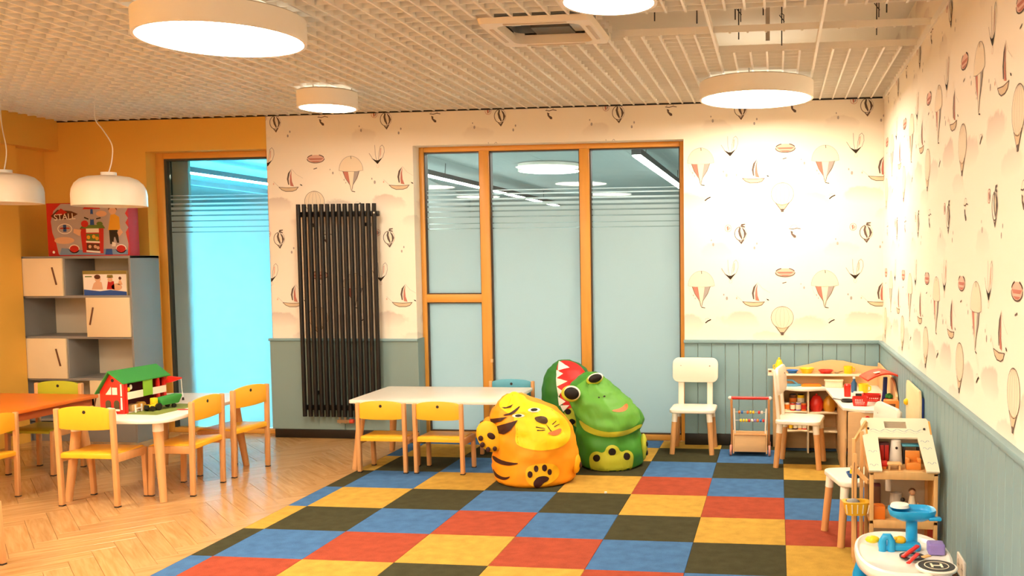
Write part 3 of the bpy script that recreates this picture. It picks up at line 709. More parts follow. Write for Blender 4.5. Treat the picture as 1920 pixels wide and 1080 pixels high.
copy_tree(big, (-4.15, -2.44, 0), math.radians(-90), 'yellow chair leg peeking in at the lower left corner')
small = kid_chair('kindergarten_chair', 'left yellow chair at the white table by the radiator', M_yel, .268, .515, .385, .275, GY_)
small.location = (-2.90, .05, 0)
copy_tree(small, (-2.468, .052, 0), math.radians(-1), 'right yellow chair at the white table beside the tiger bean bag')
lime = kid_chair('kindergarten_chair', 'lime green chair behind the orange table', M_lime, .34, .64, .40, .33, 'coloured kindergarten chairs')
lime.location = (-5.46, -.245, 0); lime.rotation_euler.z = PI
blue = kid_chair('kindergarten_chair', 'blue chair mostly hidden behind the white table and bean bags', M_teal, .28, .56, .385, .28, 'coloured kindergarten chairs')
blue.location = (-2.19, .72, 0); blue.rotation_euler.z = PI

# ------------------------------------------------------------------ tables
def table(name, label, loc, rotz, W, D, H, top, r, inset, apron=None, wood=M_beech, th=.024, cat='table', legcap=True, group=None):
    t = thing(name, label, cat, loc, rotz, group)
    MB().prism(rrect(W, D, r, 6), H-th, H, 'Z').build('table_top', top, t, .004, 2)
    for sx in (-1, 1):
        for sy in (-1, 1):
            x, y = sx*(W/2-inset), sy*(D/2-inset)
            l = MB().cyl((x+sx*.045, y+sy*.045, 0), (x, y, H-th-.06), .022, .032, 16).build('leg', wood, t)
            MB().cyl((x, y, H-th-.065), (x, y, H-th), .033, .033, 16).build('leg_socket', M_table if legcap else wood, l)
    if apron:
        a = MB()
        for q in ((-W/2+.03, -D/2+.03, W/2-.03, -D/2+.05), (-W/2+.03, D/2-.05, W/2-.03, D/2-.03), (-W/2+.03, -D/2+.03, -W/2+.05, D/2-.03), (W/2-.05, -D/2+.03, W/2-.03, D/2-.03)):
            a.box(q[0], q[1], H-th-.055, q[2], q[3], H-th)
        a.build('apron', apron, t)
    return t
table('play_table', 'white rectangular table in front of the radiator and window', (-2.585, .375, 0), math.radians(.8), 1.21, .76, .522, M_table, .03, .075)
TH = .545
table('play_table', 'white round cornered table carrying the red toy barn', (-4.335, -.49, 0), math.radians(4), .78, 1.22, TH, M_table, .13, .115)
table('play_table', 'orange topped table at the left edge', (-5.72, -.74, 0), 0, 1.24, 1.26, .56, M_orange_top, .03, .10, M_orange_apron, legcap=False)

# ------------------------------------------------------------------ white chairs
def white_chair(label):
    t = thing('white_chair', label, 'chair', group='white chairs with beech legs')
    MB().prism(rrect(.36, .33, .05, 5), .325, .355, 'Z').build('seat', M_chairw, t, .008, 3)
    for sx in (-1, 1):
        for sy in (-1, 1):
            a = Vector((sx*.158, sy*.158, 0)); b = Vector((sx*.135, sy*.13, .328)); c = a.lerp(b, .78)
            l = MB().cyl(a, c, .020, .0215, 18).build('leg', M_beech, t)
            MB().cyl(c, b, .0225, .024, 18).build('leg_cap', M_chairw, l)
        MB().bar((sx*.118, -.145, .35), (sx*.118, -.172, .72), .046, .022).build('back_post', M_chairw, t, .006)
    bk = MB().prism(rrect(.37, .20, .05, 5), -.011, .011, 'Y')
    for p in bk.v: p.y += -.02 * (1 - (p.x/.185)**2) + .012
    bk.xf(Matrix.Translation((0, -.152, .635)) @ Matrix.Rotation(math.radians(4), 4, 'X'))
    b = bk.build('backrest', M_chairw, t, .005)
    for sx in (-1, 1):
        for dz in (-.035, .035): MB().cyl((sx*.118, -.142, .635+dz), (sx*.118, -.1325, .635+dz), .006, n=10).build('screw', mat('screw grey', '#a89f90', .4), t)
    return t
wc = white_chair('white chair with rounded backrest facing us beside the window')
wc.location = (-.71, .925, 0); wc.rotation_euler.z = PI + math.radians(-1)
copy_tree(wc, (.125, .50, 0), math.radians(-90-9), 'white chair seen from the side in front of the play kitchen')
copy_tree(wc, (.41, -1.32, 0), math.radians(90+13), 'white chair half hidden behind the wooden doll house')

# ------------------------------------------------------------------ cabinet
CX0, CX1, CY0, CY1, CH = -6.525, -5.482, .80, 1.172, 1.606
cab = thing('shelf_cabinet', 'tall grey cabinet with staggered cream doors and open cubes', 'cabinet', ((CX0+CX1)/2, (CY0+CY1)/2, 0))
def cp(name, q, m, parent=None, bevel=.0015):
    ox, oy = (CX0+CX1)/2, (CY0+CY1)/2
    return boxes(name, [(q[0]-ox, q[1]-oy, q[2], q[3]-ox, q[4]-oy, q[5])], m, parent or cab, bevel=bevel)
ZR = [CH, 1.258, .907, .545, .19]
cp('side_panel', (CX0, CY0, 0, CX0+.02, CY1, CH), M_greyboard); cp('side_panel', (CX1-.02, CY0, 0, CX1, CY1, CH), M_greyboard)
cp('top_panel', (CX0, CY0-.004, CH-.022, CX1, CY1, CH), M_greyboard); cp('back_panel', (CX0+.01, CY1-.012, .05, CX1-.01, CY1-.004, CH-.02), M_cabback)
for z in ZR[1:]: cp('shelf', (CX0+.02, CY0, z-.011, CX1-.02, CY1-.012, z+.011), M_greyboard)
cp('plinth', (CX0+.02, CY0+.02, 0, CX1-.02, CY0+.04, .16), M_greyboard)
for r in range(4):
    z1, z0 = ZR[r]-.011 - (.011 if r == 0 else 0), ZR[r+1]+.011
    left = r % 2 == 0
    xd = CX0+.42 if left else CX1-.42
    cp('divider', (xd-.01, CY0, z0, xd+.01, CY1-.012, z1), M_greyboard)
    a, b = (CX0+.014, xd-.002) if left else (xd+.002, CX1-.014)
    d = cp('cabinet_door', (a, CY0-.018, z0-.004, b, CY0-.001, z1+.004), M_cabdoor, None, .002)
    hx = (b-.075) if left else (a+.05); tilt = .018 if left else -.018
    ox, oy = (CX0+CX1)/2, (CY0+CY1)/2; zc = (z0+z1)/2 + .01
    MB().bar((hx-tilt-ox, CY0-.021-oy, zc+.075), (hx+tilt-ox, CY0-.021-oy, zc-.075), .012, .010).build('handle', M_brown, d, .002)
# toy box on top
bx = thing('toy_box', 'large red and grey toy stall carton on top of the cabinet', 'box', (-5.915, .93, CH))
BW, BD, BH = .765, .13, .455
MB().box(-BW/2, -BD/2, 0, BW/2, BD/2, BH).build('carton', mat('red carton', '#c8261c', .45), bx, .003)
pr = Print(); Cc = lambda n, h: mat(n, h, .5)
lil, sky_, wht, blk = Cc('print lilac grey', '#b0a3a0'), Cc('print soft blue', '#7d93ad'), Cc('print white', '#efe7da'), Cc('print black', '#1d1a18')
pr_red, pr_yel, pr_grn, pr_blu, pr_skin, pr_hair = Cc('print red', '#c01f1a'), Cc('print yellow', '#e0a42c'), Cc('print green', '#5f7a34'), Cc('print blue', '#20509c'), Cc('print skin', '#dcae8a'), Cc('print hair', '#5a2c1a')
pr.add([(-.34, .02), (-.36, .12), (-.39, .20), (-.40, .30), (-.37, .39), (-.30, .448), (.30, .448), (.325, .40), (.30, .36), (.325, .32), (.30, .28), (.325, .24), (.30, .20), (.32, .10), (.31, .01), (-.33, .01)], lil, 0)
pr.add([(-.33, .01), (-.31, .07), (-.1, .05), (.1, .06), (.31, .05), (.31, .01)], sky_, 1)
pr.add([(-.40, .345), (-.33, .40), (-.2, .385), (-.14, .36), (-.22, .32), (-.36, .32)], pr_hair, 1); pr.add([(-.36, .36), (-.30, .41), (-.24, .375), (-.30, .35)], pr_red, 2)
for (x, z, rx, rz, c) in ((-.27, .235, .07, .045, wht), (-.27, .235, .062, .038, lil), (-.28, .135, .095, .03, pr_skin), (-.19, .062, .05, .038, wht), (-.19, .062, .042, .03, pr_red), (.25, .06, .05, .038, wht), (.25, .06, .042, .03, pr_red), (.08, .36, .05, .025, pr_skin)):
    pr.add(circ(x, z, rx, 20, rz), c, 1 if c is wht else 2)
pr.add([(-.285, .21), (-.255, .21), (-.255, .27), (-.285, .27)], pr_blu, 3); pr.add([(-.32, .235), (-.22, .235), (-.23, .245), (-.31, .245)], pr_red, 3)
# pictured stall
pr.add([(-.11, .03), (.085, .02), (.095, .235), (-.125, .235)], pr_red, 2); pr.add([(-.13, .235), (.11, .235), (.09, .265), (-.10, .265)], pr_grn, 3)
pr.add([(-.07, .20), (.05, .20), (.05, .235), (-.07, .235)], wht, 4); pr.add([(-.07, .13), (.05, .125), (.05, .19), (-.07, .19)], pr_grn, 3); pr.add([(-.07, .05), (.05, .04), (.05, .105), (-.07, .11)], pr_hair, 3)
pr.add([(-.075, .115), (.055, .11), (.055, .124), (-.075, .13)], wht, 4); pr.add([(-.075, .035), (.055, .025), (.055, .04), (-.075, .05)], wht, 4)
for (x, z) in ((-.05, .16), (0, .165), (.03, .15)): pr.add(circ(x, z, .017, 10), pr_yel, 4)
for (x, z) in ((-.04, .08), (.01, .08), (.035, .07)): pr.add(circ(x, z, .015, 10), pr_skin, 4)
pr.add([(-.03, .265), (.01, .265), (0, .40), (-.02, .40)], pr_blu, 3); pr.add([(-.095, .40), (.075, .40), (.05, .425), (-.07, .425)], pr_red, 4); pr.add(circ(-.01, .335, .025, 12), lil, 4)
pr.add([(-.085, .325), (-.045, .31), (-.04, .32), (-.08, .335)], blk, 3); pr.add([(.03, .312), (.075, .32), (.07, .33), (.03, .322)], blk, 3)
pr.add(circ(-.08, .275, .035, 12, .03), pr_red, 4); pr.add(circ(.06, .275, .03, 10, .018), pr_grn, 4); pr.add([(-.19, .20), (-.13, .17), (-.115, .225), (-.185, .235)], pr_skin, 4)
# pictured child
pr.add([(.135, .22), (.25, .22), (.245, .33), (.205, .355), (.165, .35)], pr_yel, 2); pr.add([(.15, .10), (.18, .10), (.19, .16), (.20, .16), (.215, .11), (.235, .11), (.225, .22), (.145, .22)], blk, 2)
pr.add(circ(.185, .39, .036, 16, .04), pr_skin, 2); pr.add([(.145, .385), (.15, .425), (.185, .44), (.22, .425), (.228, .385), (.21, .405), (.165, .41)], pr_hair, 3); pr.add([(.235, .16), (.275, .20), (.25, .235), (.22, .20)], pr_skin, 3); pr.add([(.165, .08), (.2, .08), (.205, .11), (.17, .12)], wht, 3)
pr.add([(.10, .01), (.17, .01), (.165, .06), (.11, .06)], pr_blu, 3); pr.add([(-.43, .03), (-.36, .03), (-.36, .05), (-.43, .05)], pr_red, 1); pr.add(circ(-.385, .035, .012, 10), wht, 2)
pr.build('box_print', lambda u, v, e: (max(-BW/2, min(BW/2, u + .056)), -BD/2 - e, v), bx)
text_mesh('box_lettering', 'STALL', .075, wht, bx, Matrix.Translation((-.209, -BD/2-.004, .335)) @ Matrix.Rotation(PI/2, 4, 'X') @ Matrix.Rotation(math.radians(3), 4, 'Z'))
# small toy box
b2 = thing('toy_box', 'small cream toy carton with a blue lower band in the open cube', 'box', (-5.757, .90, 1.269))
MB().box(-.205, -.06, 0, .205, .06, .21).build('carton', mat('cream carton', '#d8c690', .5), b2, .002)
pr = Print()
pr.add([(-.2, .03), (.2, .03), (.2, .18), (-.2, .18)], wht, 0); pr.add([(-.2, 0), (.2, 0), (.2, .03), (.05, .045), (-.05, .035), (-.2, .05)], pr_blu, 1); pr.add([(-.205, .18), (.205, .18), (.205, .21), (-.205, .21)], Cc('print olive', '#8a7a3a'), 1)
pr.add([(-.125, .05), (-.02, .05), (-.03, .11), (-.07, .13), (-.105, .10)], pr_skin, 2); pr.add(circ(-.065, .14, .028, 12), pr_skin, 3); pr.add(circ(-.068, .157, .03, 12, .02), pr_hair, 4)
pr.add([(.015, .05), (.09, .05), (.085, .12), (.03, .12)], pr_red, 2); pr.add(circ(.05, .135, .024, 12), pr_skin, 3); pr.add([(.02, .15), (.08, .15), (.075, .175), (.025, .175)], Cc('print olive', '#8a7a3a'), 3)
pr.add([(.12, .09), (.165, .09), (.15, .13), (.135, .13)], pr_skin, 2); pr.add(circ(.143, .145, .014, 10), pr_hair, 3); pr.add(circ(.11, .07, .05, 14, .03), pr_skin, 2); pr.add([(-.185, .155), (-.12, .155), (-.12, .165), (-.185, .165)], pr_grn, 2)
pr.build('box_print', lambda u, v, e: (u, -.06 - e, v), b2)

# ------------------------------------------------------------------ bean bags
class Blob:
    def __init__(s, rows, k=.5, n=64, m=56, fold=.008, seed=0):
        """rows: (z, left, right, depth radius, y offset)"""
        s.n, s.m = n, m; rnd = random.Random(seed); ph = [rnd.uniform(0, 6.28) for _ in range(6)]
        def at(z, i):
            for a, b in zip(rows[:-1], rows[1:]):
                if a[0] <= z <= b[0]:
                    u = (z - a[0]) / (b[0] - a[0]); u = u*u*(3-2*u)*.5 + u*.5
                    return a[i] + (b[i]-a[i]) * u
            return rows[-1][i]
        z0, z1 = rows[0][0], rows[-1][0]; vs = []
        for j in range(m+1):
            t = j / m; z = z0 + (z1-z0) * (1 - (1-t)**1.5 if t > .0 else 0)
            l, r, d, yo = at(z, 1), at(z, 2), at(z, 3), at(z, 4); cx, rx = (l+r)/2, (r-l)/2
            for q in range(n):
                a = 2*PI*q/n; nv = noise.noise(Vector((math.cos(a)*2.2+seed*7, math.sin(a)*2.2, z*9))) + .6*noise.noise(Vector((math.cos(a)*5+seed, math.sin(a)*5, z*16)))
                f = 1 + min(1, t*8)*fold/max(.05, rx) * (1.5*nv + .5*(math.sin(5*a+ph[0]+z*9) * math.sin(z*23+ph[1]) + .6*math.sin(9*a+ph[2]-z*17) + .5*math.sin(3*a+z*41+ph[3])))
                vs.append(Vector((cx + rx*f*math.cos(a), yo + d*f*math.sin(a), z)))
        k = len(vs); vs.append(Vector((sum(v.x for v in vs[-n:])/n, sum(v.y for v in vs[-n:])/n, z1+.004))); vs.append(Vector((0, 0, z0)))
        fs = [(j*n+q, j*n+(q+1) % n, (j+1)*n+(q+1) % n, (j+1)*n+q) for j in range(m) for q in range(n)]
        fs += [(m*n+q, m*n+(q+1) % n, k) for q in range(n)] + [((q+1) % n, q, k+1) for q in range(n)]
        s.mb = MB().add(vs, fs); s.bvh = BVHTree.FromPolygons(vs, fs)
    def patch(s, name, poly, m, parent, slope=.17, off=.004, cut=.02, label=None):
        if len(poly) >= 6:
            for _ in range(2): poly = [((1-w)*a[0]+w*b[0], (1-w)*a[1]+w*b[1]) for a, b in zip(poly, poly[1:]+poly[:1]) for w in (.25, .75)]
        bm = bmesh.new(); vv = [bm.verts.new((p[0], 0, p[1])) for p in poly]; bm.faces.new(vv)
        bmesh.ops.triangulate(bm, faces=bm.faces[:])
        for _ in range(5):
            es = [e for e in bm.edges if e.calc_length() > cut]
            if not es: break
            bmesh.ops.subdivide_edges(bm, edges=es, cuts=1, use_grid_fill=False); bmesh.ops.triangulate(bm, faces=[f for f in bm.faces if len(f.verts) > 3])
        d = Vector((0, 1, -slope)).normalized()
        bad = []
        for v in bm.verts:
            h = s.bvh.ray_cast(v.co - d*3, d)
            if h[0] is None: bad.append(v); continue
            nn = h[1] if h[1].dot(d) < 0 else -h[1]
            v.co = h[0] + nn*off
        bmesh.ops.delete(bm, geom=bad, context='VERTS')
        bmesh.ops.recalc_face_normals(bm, faces=bm.faces)
        me = bpy.data.meshes.new(name); bm.to_mesh(me); bm.free(); me.materials.append(m)
        me.polygons.foreach_set('use_smooth', [True]*len(me.polygons))
        o = bpy.data.objects.new(name, me); COL.objects.link(o); o.parent = parent
        if label: o['label'] = label
        return o
def fabric(name, col, r=.52): return mat(name, col, r, .05, 7, bump=.35, spec=.35)
Ft_o, Ft_y, Ft_b = fabric('tiger orange fabric', '#f59a14'), fabric('tiger yellow fabric', '#f8cf12'), fabric('tiger stripe brown', '#3a1710')
Ft_w, Ft_r, Fg, Fl, Fd = fabric('bean white fabric', '#f2ead8'), fabric('bean red fabric', '#d2221e'), fabric('frog green fabric', '#3f8a2a'), fabric('frog light green fabric', '#5fa238'), fabric('dark green fabric', '#2c7328')
Fyg, Fbk, Ftan = fabric('yellow green fabric', '#bcc43a'), fabric('bean black fabric', '#140f0e'), fabric('tongue fabric', '#d8743c')
def frame(cx, cy, cpx, cpy, sc):
    """local frame of a bag: returns thing location/rotation and a pixel sheet to local plane mapping"""
    a = math.atan2(CAMLOC.x - cx, -(CAMLOC.y - cy))
    return a, (lambda u, v: ((u - cpx)/sc, (cpy - v)/sc))
# tiger
ang, TP = frame(-1.735, -.17, 1003, 894, 268)
def rows(sheet, rws):
    out = []
    for (v, l, r, d, yo) in rws:
        out.append((sheet(0, v)[1], sheet(l, v)[0], sheet(r, v)[0], d, yo))
    return out
tg = thing('bean_bag', 'orange and yellow tiger bean bag with paw prints', 'bean bag', (-1.735, -.17, 0), ang, 'animal bean bags')
tb = Blob(rows(TP, [(895, 940, 1068, .235, 0), (892, 932, 1076, .26, 0), (886, 928, 1081, .27, 0), (868, 925, 1084, .265, 0), (840, 926, 1084, .265, 0), (812, 927, 1079, .26, 0), (796, 925, 1072, .245, .0),
                    (775, 922, 1062, .22, .0), (758, 925, 1045, .19, .0), (745, 936, 1018, .15, .01), (736, 948, 996, .10, .02), (730, 957, 984, .05, .02)]), fold=.011, seed=3)
tb.mb.build('body', Ft_o, tg, angle=80)
T_ = lambda name, pts, m, **k: tb.patch(name, [TP(*p) for p in pts], m, tg, **k)
T_('face_cover', [(960, 728), (945, 738), (938, 752), (950, 764), (975, 775), (970, 800), (968, 822), (985, 832), (1020, 838), (1060, 830), (1072, 806), (1064, 784), (1046, 766), (1020, 752), (990, 744), (985, 733)], Ft_y, off=.004)
for pts in ([(925, 843), (940, 851), (960, 857), (978, 858), (960, 863), (942, 861), (928, 853)], [(926, 868), (936, 880), (950, 885), (962, 881), (950, 890), (936, 887), (928, 879)]): T_('stripe', pts, Ft_b, off=.006)
for pts in ([(930, 791), (974, 780), (960, 798), (948, 805), (940, 803)], [(924, 776), (956, 774), (944, 781), (926, 785)], [(946, 770), (962, 766), (979, 753), (976, 760), (966, 769), (952, 772)], [(944, 756), (954, 756), (966, 751), (962, 757), (950, 759)]): T_('stripe', pts, Ft_b, off=.0075)
for (u, v) in ((975, 772), (1003, 763)):
    T_('eye_white', [(u+11*math.cos(a), v+3.6*math.sin(a)) for a in [2*PI*k/16 for k in range(16)]], Ft_w, off=.008)
    T_('pupil', [(u+6*math.cos(a), v+2.6*math.sin(a)) for a in [2*PI*k/14 for k in range(14)]], Fbk, off=.010)
T_('nose', [(1003, 776), (1012, 774), (1024, 776), (1028, 783), (1024, 789), (1014, 787), (1006, 783)], fabric('nose brown', '#4a3418'), off=.008)
T_('mouth', [(1024, 806), (1034, 803), (1050, 797), (1052, 802), (1046, 810), (1036, 811)], Ftan, off=.008)
for pts in ([(1022, 787), (1030, 797), (1034, 803), (1032, 803), (1028, 797)], [(1006, 793), (1022, 797), (1022, 798), (1006, 795)], [(1008, 799), (1022, 800), (1022, 801), (1008, 801)], [(1034, 790), (1042, 783), (1043, 784), (1036, 791)], [(1038, 794), (1048, 789), (1048, 790.5), (1039, 795.5)]): T_('whisker', pts, Ft_b, off=.008)
T_('foot_patch', [(990+50*math.cos(a), 878+20*math.sin(a)) for a in [2*PI*k/20 for k in range(20)]] if False else [(986, 868), (1000, 861), (1020, 859), (1040, 863), (1048, 876), (1042, 891), (1022, 900), (998, 902), (986, 890)], fabric('paw yellow', '#f7b81a'), off=.005)
for (u, v, a, b) in ((994, 879, 4.5, 6), (1005, 869, 4.5, 6.5), (1020, 868, 4.5, 6.5), (1029, 876, 4, 6)): T_('paw_toe', [(u+a*math.cos(t), v+b*math.sin(t)) for t in [2*PI*k/14 for k in range(14)]], Ft_b, off=.008)
T_('paw_pad', [(1005, 886), (1012, 883), (1022, 883), (1029, 887), (1025, 893), (1017, 896), (1011, 903), (1002, 903), (999, 895)], Ft_b, off=.008)
# raised arm with paw, the other paw, ears
def pad(parent, name, c, rx, ry, rz, m, rot=0):
    b = MB().ball((0, 0, 0), (rx, ry, rz), 20); b.xf(Matrix.Translation(c) @ Matrix.Rotation(rot, 4, 'Y')); return b.build(name, m, parent, angle=80)
cx_, cz_ = TP(921, 812)
pad(tg, 'arm', (cx_+.005, -.13, cz_+.035), .085, .035, .115, Ft_o if False else fabric('paw yellow', '#f7b81a'), math.radians(-28))
for (u, v, r) in ((906, 811, .017), (909, 823, .017), (919, 832, .016), (931, 831, .015)):
    q = TP(u, v); MB().ball((q[0], -.166, q[1]+.028), (r, .006, r*1.15), 12).build('paw_toe', Ft_b, tg)
q = TP(925, 812); MB().ball((0, 0, 0), (.03, .006, .021), 16).xf(Matrix.Translation((q[0]+.0, -.164, q[1]+.045)) @ Matrix.Rotation(math.radians(35), 4, 'Y')).build('paw_pad', Ft_b, tg)
cx_, cz_ = TP(1079, 862); pad(tg, 'arm', (cx_, -.08, cz_+.01), .035, .06, .075, fabric('paw yellow', '#f7b81a'))
q = TP(1082, 868); MB().ball((q[0]+.02, -.10, q[1]+.02), (.012, .03, .022), 10).build('paw_toe', Ft_b, tg)
cx_, cz_ = TP(915, 783); pad(tg, 'ear', (cx_+.02, .02, cz_), .045, .03, .04, Ft_o)
cx_, cz_ = TP(968, 742); pad(tg, 'ear', (cx_, .0, cz_), .052, .045, .062, Ft_y, math.radians(-12))
# frog
ang, FP = frame(-1.285, .36, 1138, 869, 252)
fg = thing('bean_bag', 'green frog bean bag with big white rimmed eyes', 'bean bag', (-1.285, .36, 0), ang, 'animal bean bags')
fb = Blob(rows(FP, [(869, 1086, 1190, .225, 0), (866, 1078, 1198, .25, 0), (845, 1073, 1203, .26, 0), (826, 1071, 1200, .262, 0), (812, 1072, 1194, .245, 0), (805, 1072, 1192, .24, 0), (797, 1074, 1198, .26, 0), (785, 1073, 1201, .272, 0), (768, 1069, 1193, .25, .0),
                    (748, 1062, 1178, .23, .01), (730, 1058, 1158, .20, .02), (715, 1062, 1140, .16, .03), (703, 1076, 1126, .11, .04), (694, 1090, 1114, .05, .05)]), fold=.009, seed=5)
fb.mb.build('body', Fg, fg, angle=80)
G_ = lambda name, pts, m, **k: fb.patch(name, [FP(*p) for p in pts], m, fg, **k)
G_('head_cover', [(1058, 738), (1072, 722), (1092, 708), (1112, 694), (1130, 705), (1160, 726), (1182, 752), (1194, 776), (1188, 792), (1165, 804), (1130, 806), (1100, 796), (1078, 778), (1066, 760)], Fl, off=.005)
G_('seam_band', [(1078, 778), (1100, 796), (1130, 806), (1165, 804), (1195, 790), (1195, 797), (1165, 812), (1128, 815), (1096, 806), (1086, 798)], Fyg, off=.007)
G_('foot_patch', [(1102, 880), (1099, 866), (1098, 852), (1103, 843), (1112, 840), (1121, 844), (1126, 842), (1130, 833), (1140, 829), (1150, 833), (1154, 842), (1158, 843), (1166, 839), (1175, 843), (1179, 852), (1177, 866), (1174, 878), (1140, 883)], Fyg, off=.006)
for (u, v) in ((1112, 853), (1140, 842), (1166, 851)): G_('toe_spot', [(u+6.5*math.cos(t), v+6.8*math.sin(t)) for t in [2*PI*k/14 for k in range(14)]], Fbk, off=.009)
G_('mouth', [(1136, 767), (1156, 764), (1166, 752), (1170, 759), (1166, 768), (1152, 771)], Ftan, off=.008)
for (u, v) in ((1117, 742), (1126, 740)): G_('nostril', [(u+2*math.cos(t), v+1.8*math.sin(t)) for t in [2*PI*k/8 for k in range(8)]], Fbk, off=.009)
def eye(parent, c, r, tilt, ry=.85):
    Mx = Matrix.Translation(c) @ Matrix.Rotation(tilt, 4, 'Y')
    MB().ball((-.006, .006, -.006), (r*1.12, .030, r*ry*1.14), 24).xf(Mx).build('eye_mount', Fyg, parent, angle=80)
    MB().ball((0, 0, 0), (r*1.04, .028, r*ry*1.04), 24).xf(Mx).build('eye_rim', Ft_w, parent, angle=80)
    MB().ball((0, -.011, 0), (r*.90, .0235, r*ry*.88), 24).xf(Mx).build('pupil', Fbk, parent, angle=80)
q = FP(1067, 733); eye(fg, (q[0], -.20, q[1]+.035), .062, math.radians(12))
q = FP(1110, 704); eye(fg, (q[0], -.105, q[1]+.015), .058, math.radians(-18), .62)
cx_, cz_ = FP(1199, 836); pad(fg, 'foot', (cx_, -.05, cz_+.01), .03, .06, .10, Fyg)
for dz in (-.03, .035): MB().ball((cx_+.022, -.075, cz_+dz), (.012, .02, .022), 10).build('toe_spot', Fbk, fg)
# crocodile
ang, KP = frame(-1.70, .73, 1046, 846, 242)
kg = thing('bean_bag', 'dark green crocodile bean bag with white teeth and red mouth behind the frog', 'bean bag', (-1.70, .73, 0), ang, 'animal bean bags')
kb = Blob(rows(KP, [(846, 1012, 1098, .16, 0), (835, 1002, 1108, .19, 0), (810, 998, 1112, .20, 0), (780, 997, 1110, .20, 0), (750, 997, 1106, .20, 0), (722, 997, 1101, .19, 0), (700, 1000, 1094, .17, .01), (684, 1008, 1084, .14, .02), (674, 1018, 1072, .10, .03), (666, 1030, 1054, .04, .04)]), fold=.005, seed=9)
kb.mb.build('body', Fd, kg, angle=80)
K_ = lambda name, pts, m, **k: kb.patch(name, [KP(*p) for p in pts], m, kg, slope=.15, **k)
K_('mouth', [(1032, 667), (1050, 667), (1068, 675), (1080, 690), (1090, 710), (1096, 740), (1080, 760), (1050, 765), (1040, 760), (1031, 730), (1026, 700), (1027, 680)], Ft_r, off=.006)
for pts in ([(1031, 668), (1051, 682), (1029, 687)], [(1027, 686), (1039, 693), (1026, 702)], [(1026, 701), (1047, 707), (1027, 717)], [(1027, 717), (1037, 725), (1030, 736)], [(1029, 735), (1043, 745), (1031, 753)], [(1033, 752), (1050, 752), (1038, 764)]): K_('tooth', pts, Ft_w, off=.010)
K_('spotted_belly', [(1036, 762), (1060, 755), (1080, 770), (1092, 790), (1070, 800), (1050, 785)], Fyg, off=.008)
for (u, v) in ((1047, 764), (1054, 783), (1068, 795)): K_('spot', [(u+6*math.cos(t), v+5.5*math.sin(t)) for t in [2*PI*k/12 for k in range(12)]], Fbk, off=.011)
# small crumb on the carpet
tag(MB().box(-.008, -.006, 0, .008, .006, .012).build('paper_scrap', M_white, None, .002, loc=(-1.17, -.50, 0), rotz=.4), 'tiny white paper scrap on the carpet', 'scrap')

# ------------------------------------------------------------------ toy barn on the table
bn = thing('toy_barn', 'red toy barn with a green roof on the white table', 'toy', (-4.335, -.86, TH), math.radians(-2))
bn.scale = (.9, .9, .95)
GW, GLn, EV, RV, LV = .20, .46, .225, .29, .155
MB().prism([(0, 0), (0, EV), (-GW*.52, RV), (-GW, LV), (-GW, 0)], 0, .012, 'Y').build('gable_wall', M_red, bn, .001)
MB().prism([(0, 0), (0, EV), (-GW*.52, RV), (-GW, LV), (-GW, 0)], GLn-.012, GLn, 'Y').build('gable_wall', M_red, bn, .001)
boxes('rear_wall', [(-GW, .012, 0, -GW+.008, GLn-.012, LV)], M_maroon, bn); boxes('inner_floor', [(-GW+.008, .012, .105, -.012, GLn-.012, .112)], M_maroon, bn)
boxes('inner_wall', [(-.11, .012, 0, -.104, GLn-.012, .23)], M_maroon, bn)
MB().prism([(.018, EV-.012), (.018, EV-.004), (-GW*.52, RV+.012), (-GW*.52, RV+.002)], -.03, GLn+.03, 'Y').build('roof_panel', M_green, bn)
MB().prism([(-GW-.018, LV-.016), (-GW-.018, LV-.008), (-GW*.52, RV+.012), (-GW*.52, RV+.002)], -.03, GLn+.03, 'Y').build('roof_panel', M_green, bn)
for yy in (.012, GLn-.032, GLn*.78): boxes('post', [(-.014, yy, 0, .004, yy+.022, EV-.004)], M_red, bn)
for zz in (.125, .03): boxes('white_strip', [(-.028, -.0025, zz, -.016, 0, zz+.085)], M_white, bn)
boxes('balcony_rail', [(0, .03, .098, .006, GLn*.42, .148)], M_cream, bn); boxes('balcony_rail', [(0, GLn*.64, .098, .006, GLn-.01, .148)], M_cream, bn)
boxes('green_door', [(.004, GLn*.42, .10, .009, GLn*.64, .215)], M_lgreen, bn)
boxes('window', [(-.095, -.003, .135, -.055, 0, .185)], M_cream, bn); MB().prism([(-.105, .135), (-.105, .19), (-.15, .135)], -.003, 0, 'Y').build('window', M_cream, bn)
MB().cyl((-GW*.45, -.003, .235), (-GW*.45, .001, .235), .012, n=12).build('round_window', M_dark, bn)
for x0 in (-.155, -.085): MB().prism([(x0, .035), (x0+.045, .035), (x0+.045, .075)] + arc(x0+.0225, .075, .0225, .022, 0, 180, 8) + [(x0, .075)], -.003, 0, 'Y').build('arch', mat('dark olive print', '#4b3f22', .6), bn)
boxes('fence', [(-.17, -.03, .025, -.02, -.022, .037)], M_cream, bn)
MB().prism([(-.17, 0), (-.13, 0), (-.12, .025), (-.08, .03), (-.06, 0), (-.04, 0), (-.055, .045), (-.1, .05), (-.15, .035)], -.045, -.03, 'Y').build('toy_horse', M_white, bn)
c = MB(); c.prism([(0, .16), (.03, .215), (.14, .205), (.14, .195), (.06, .17)], GLn-.02, GLn+.0, 'Y'); c.build('crane_arm', M_red, bn)
MB().tube([(.138, GLn-.01, .2), (.165, GLn-.04, .12), (.185, GLn-.06, .06)], .0018, 5).build('crane_string', M_white, bn)
MB().prism([(.178, .045), (.192, .045), (.188, .065), (.182, .065)], GLn-.066, GLn-.054).build('crane_hook', M_dark, bn)
boxes('hay_bale', [(-.08, .10, .0, -.02, .17, .05)], M_pine, bn, bevel=.006); MB().cyl((-.05, .2, .03), (.0, .2, .03), .03, n=14).build('hay_roll', mat('straw', '#d99a3a', .8), bn)
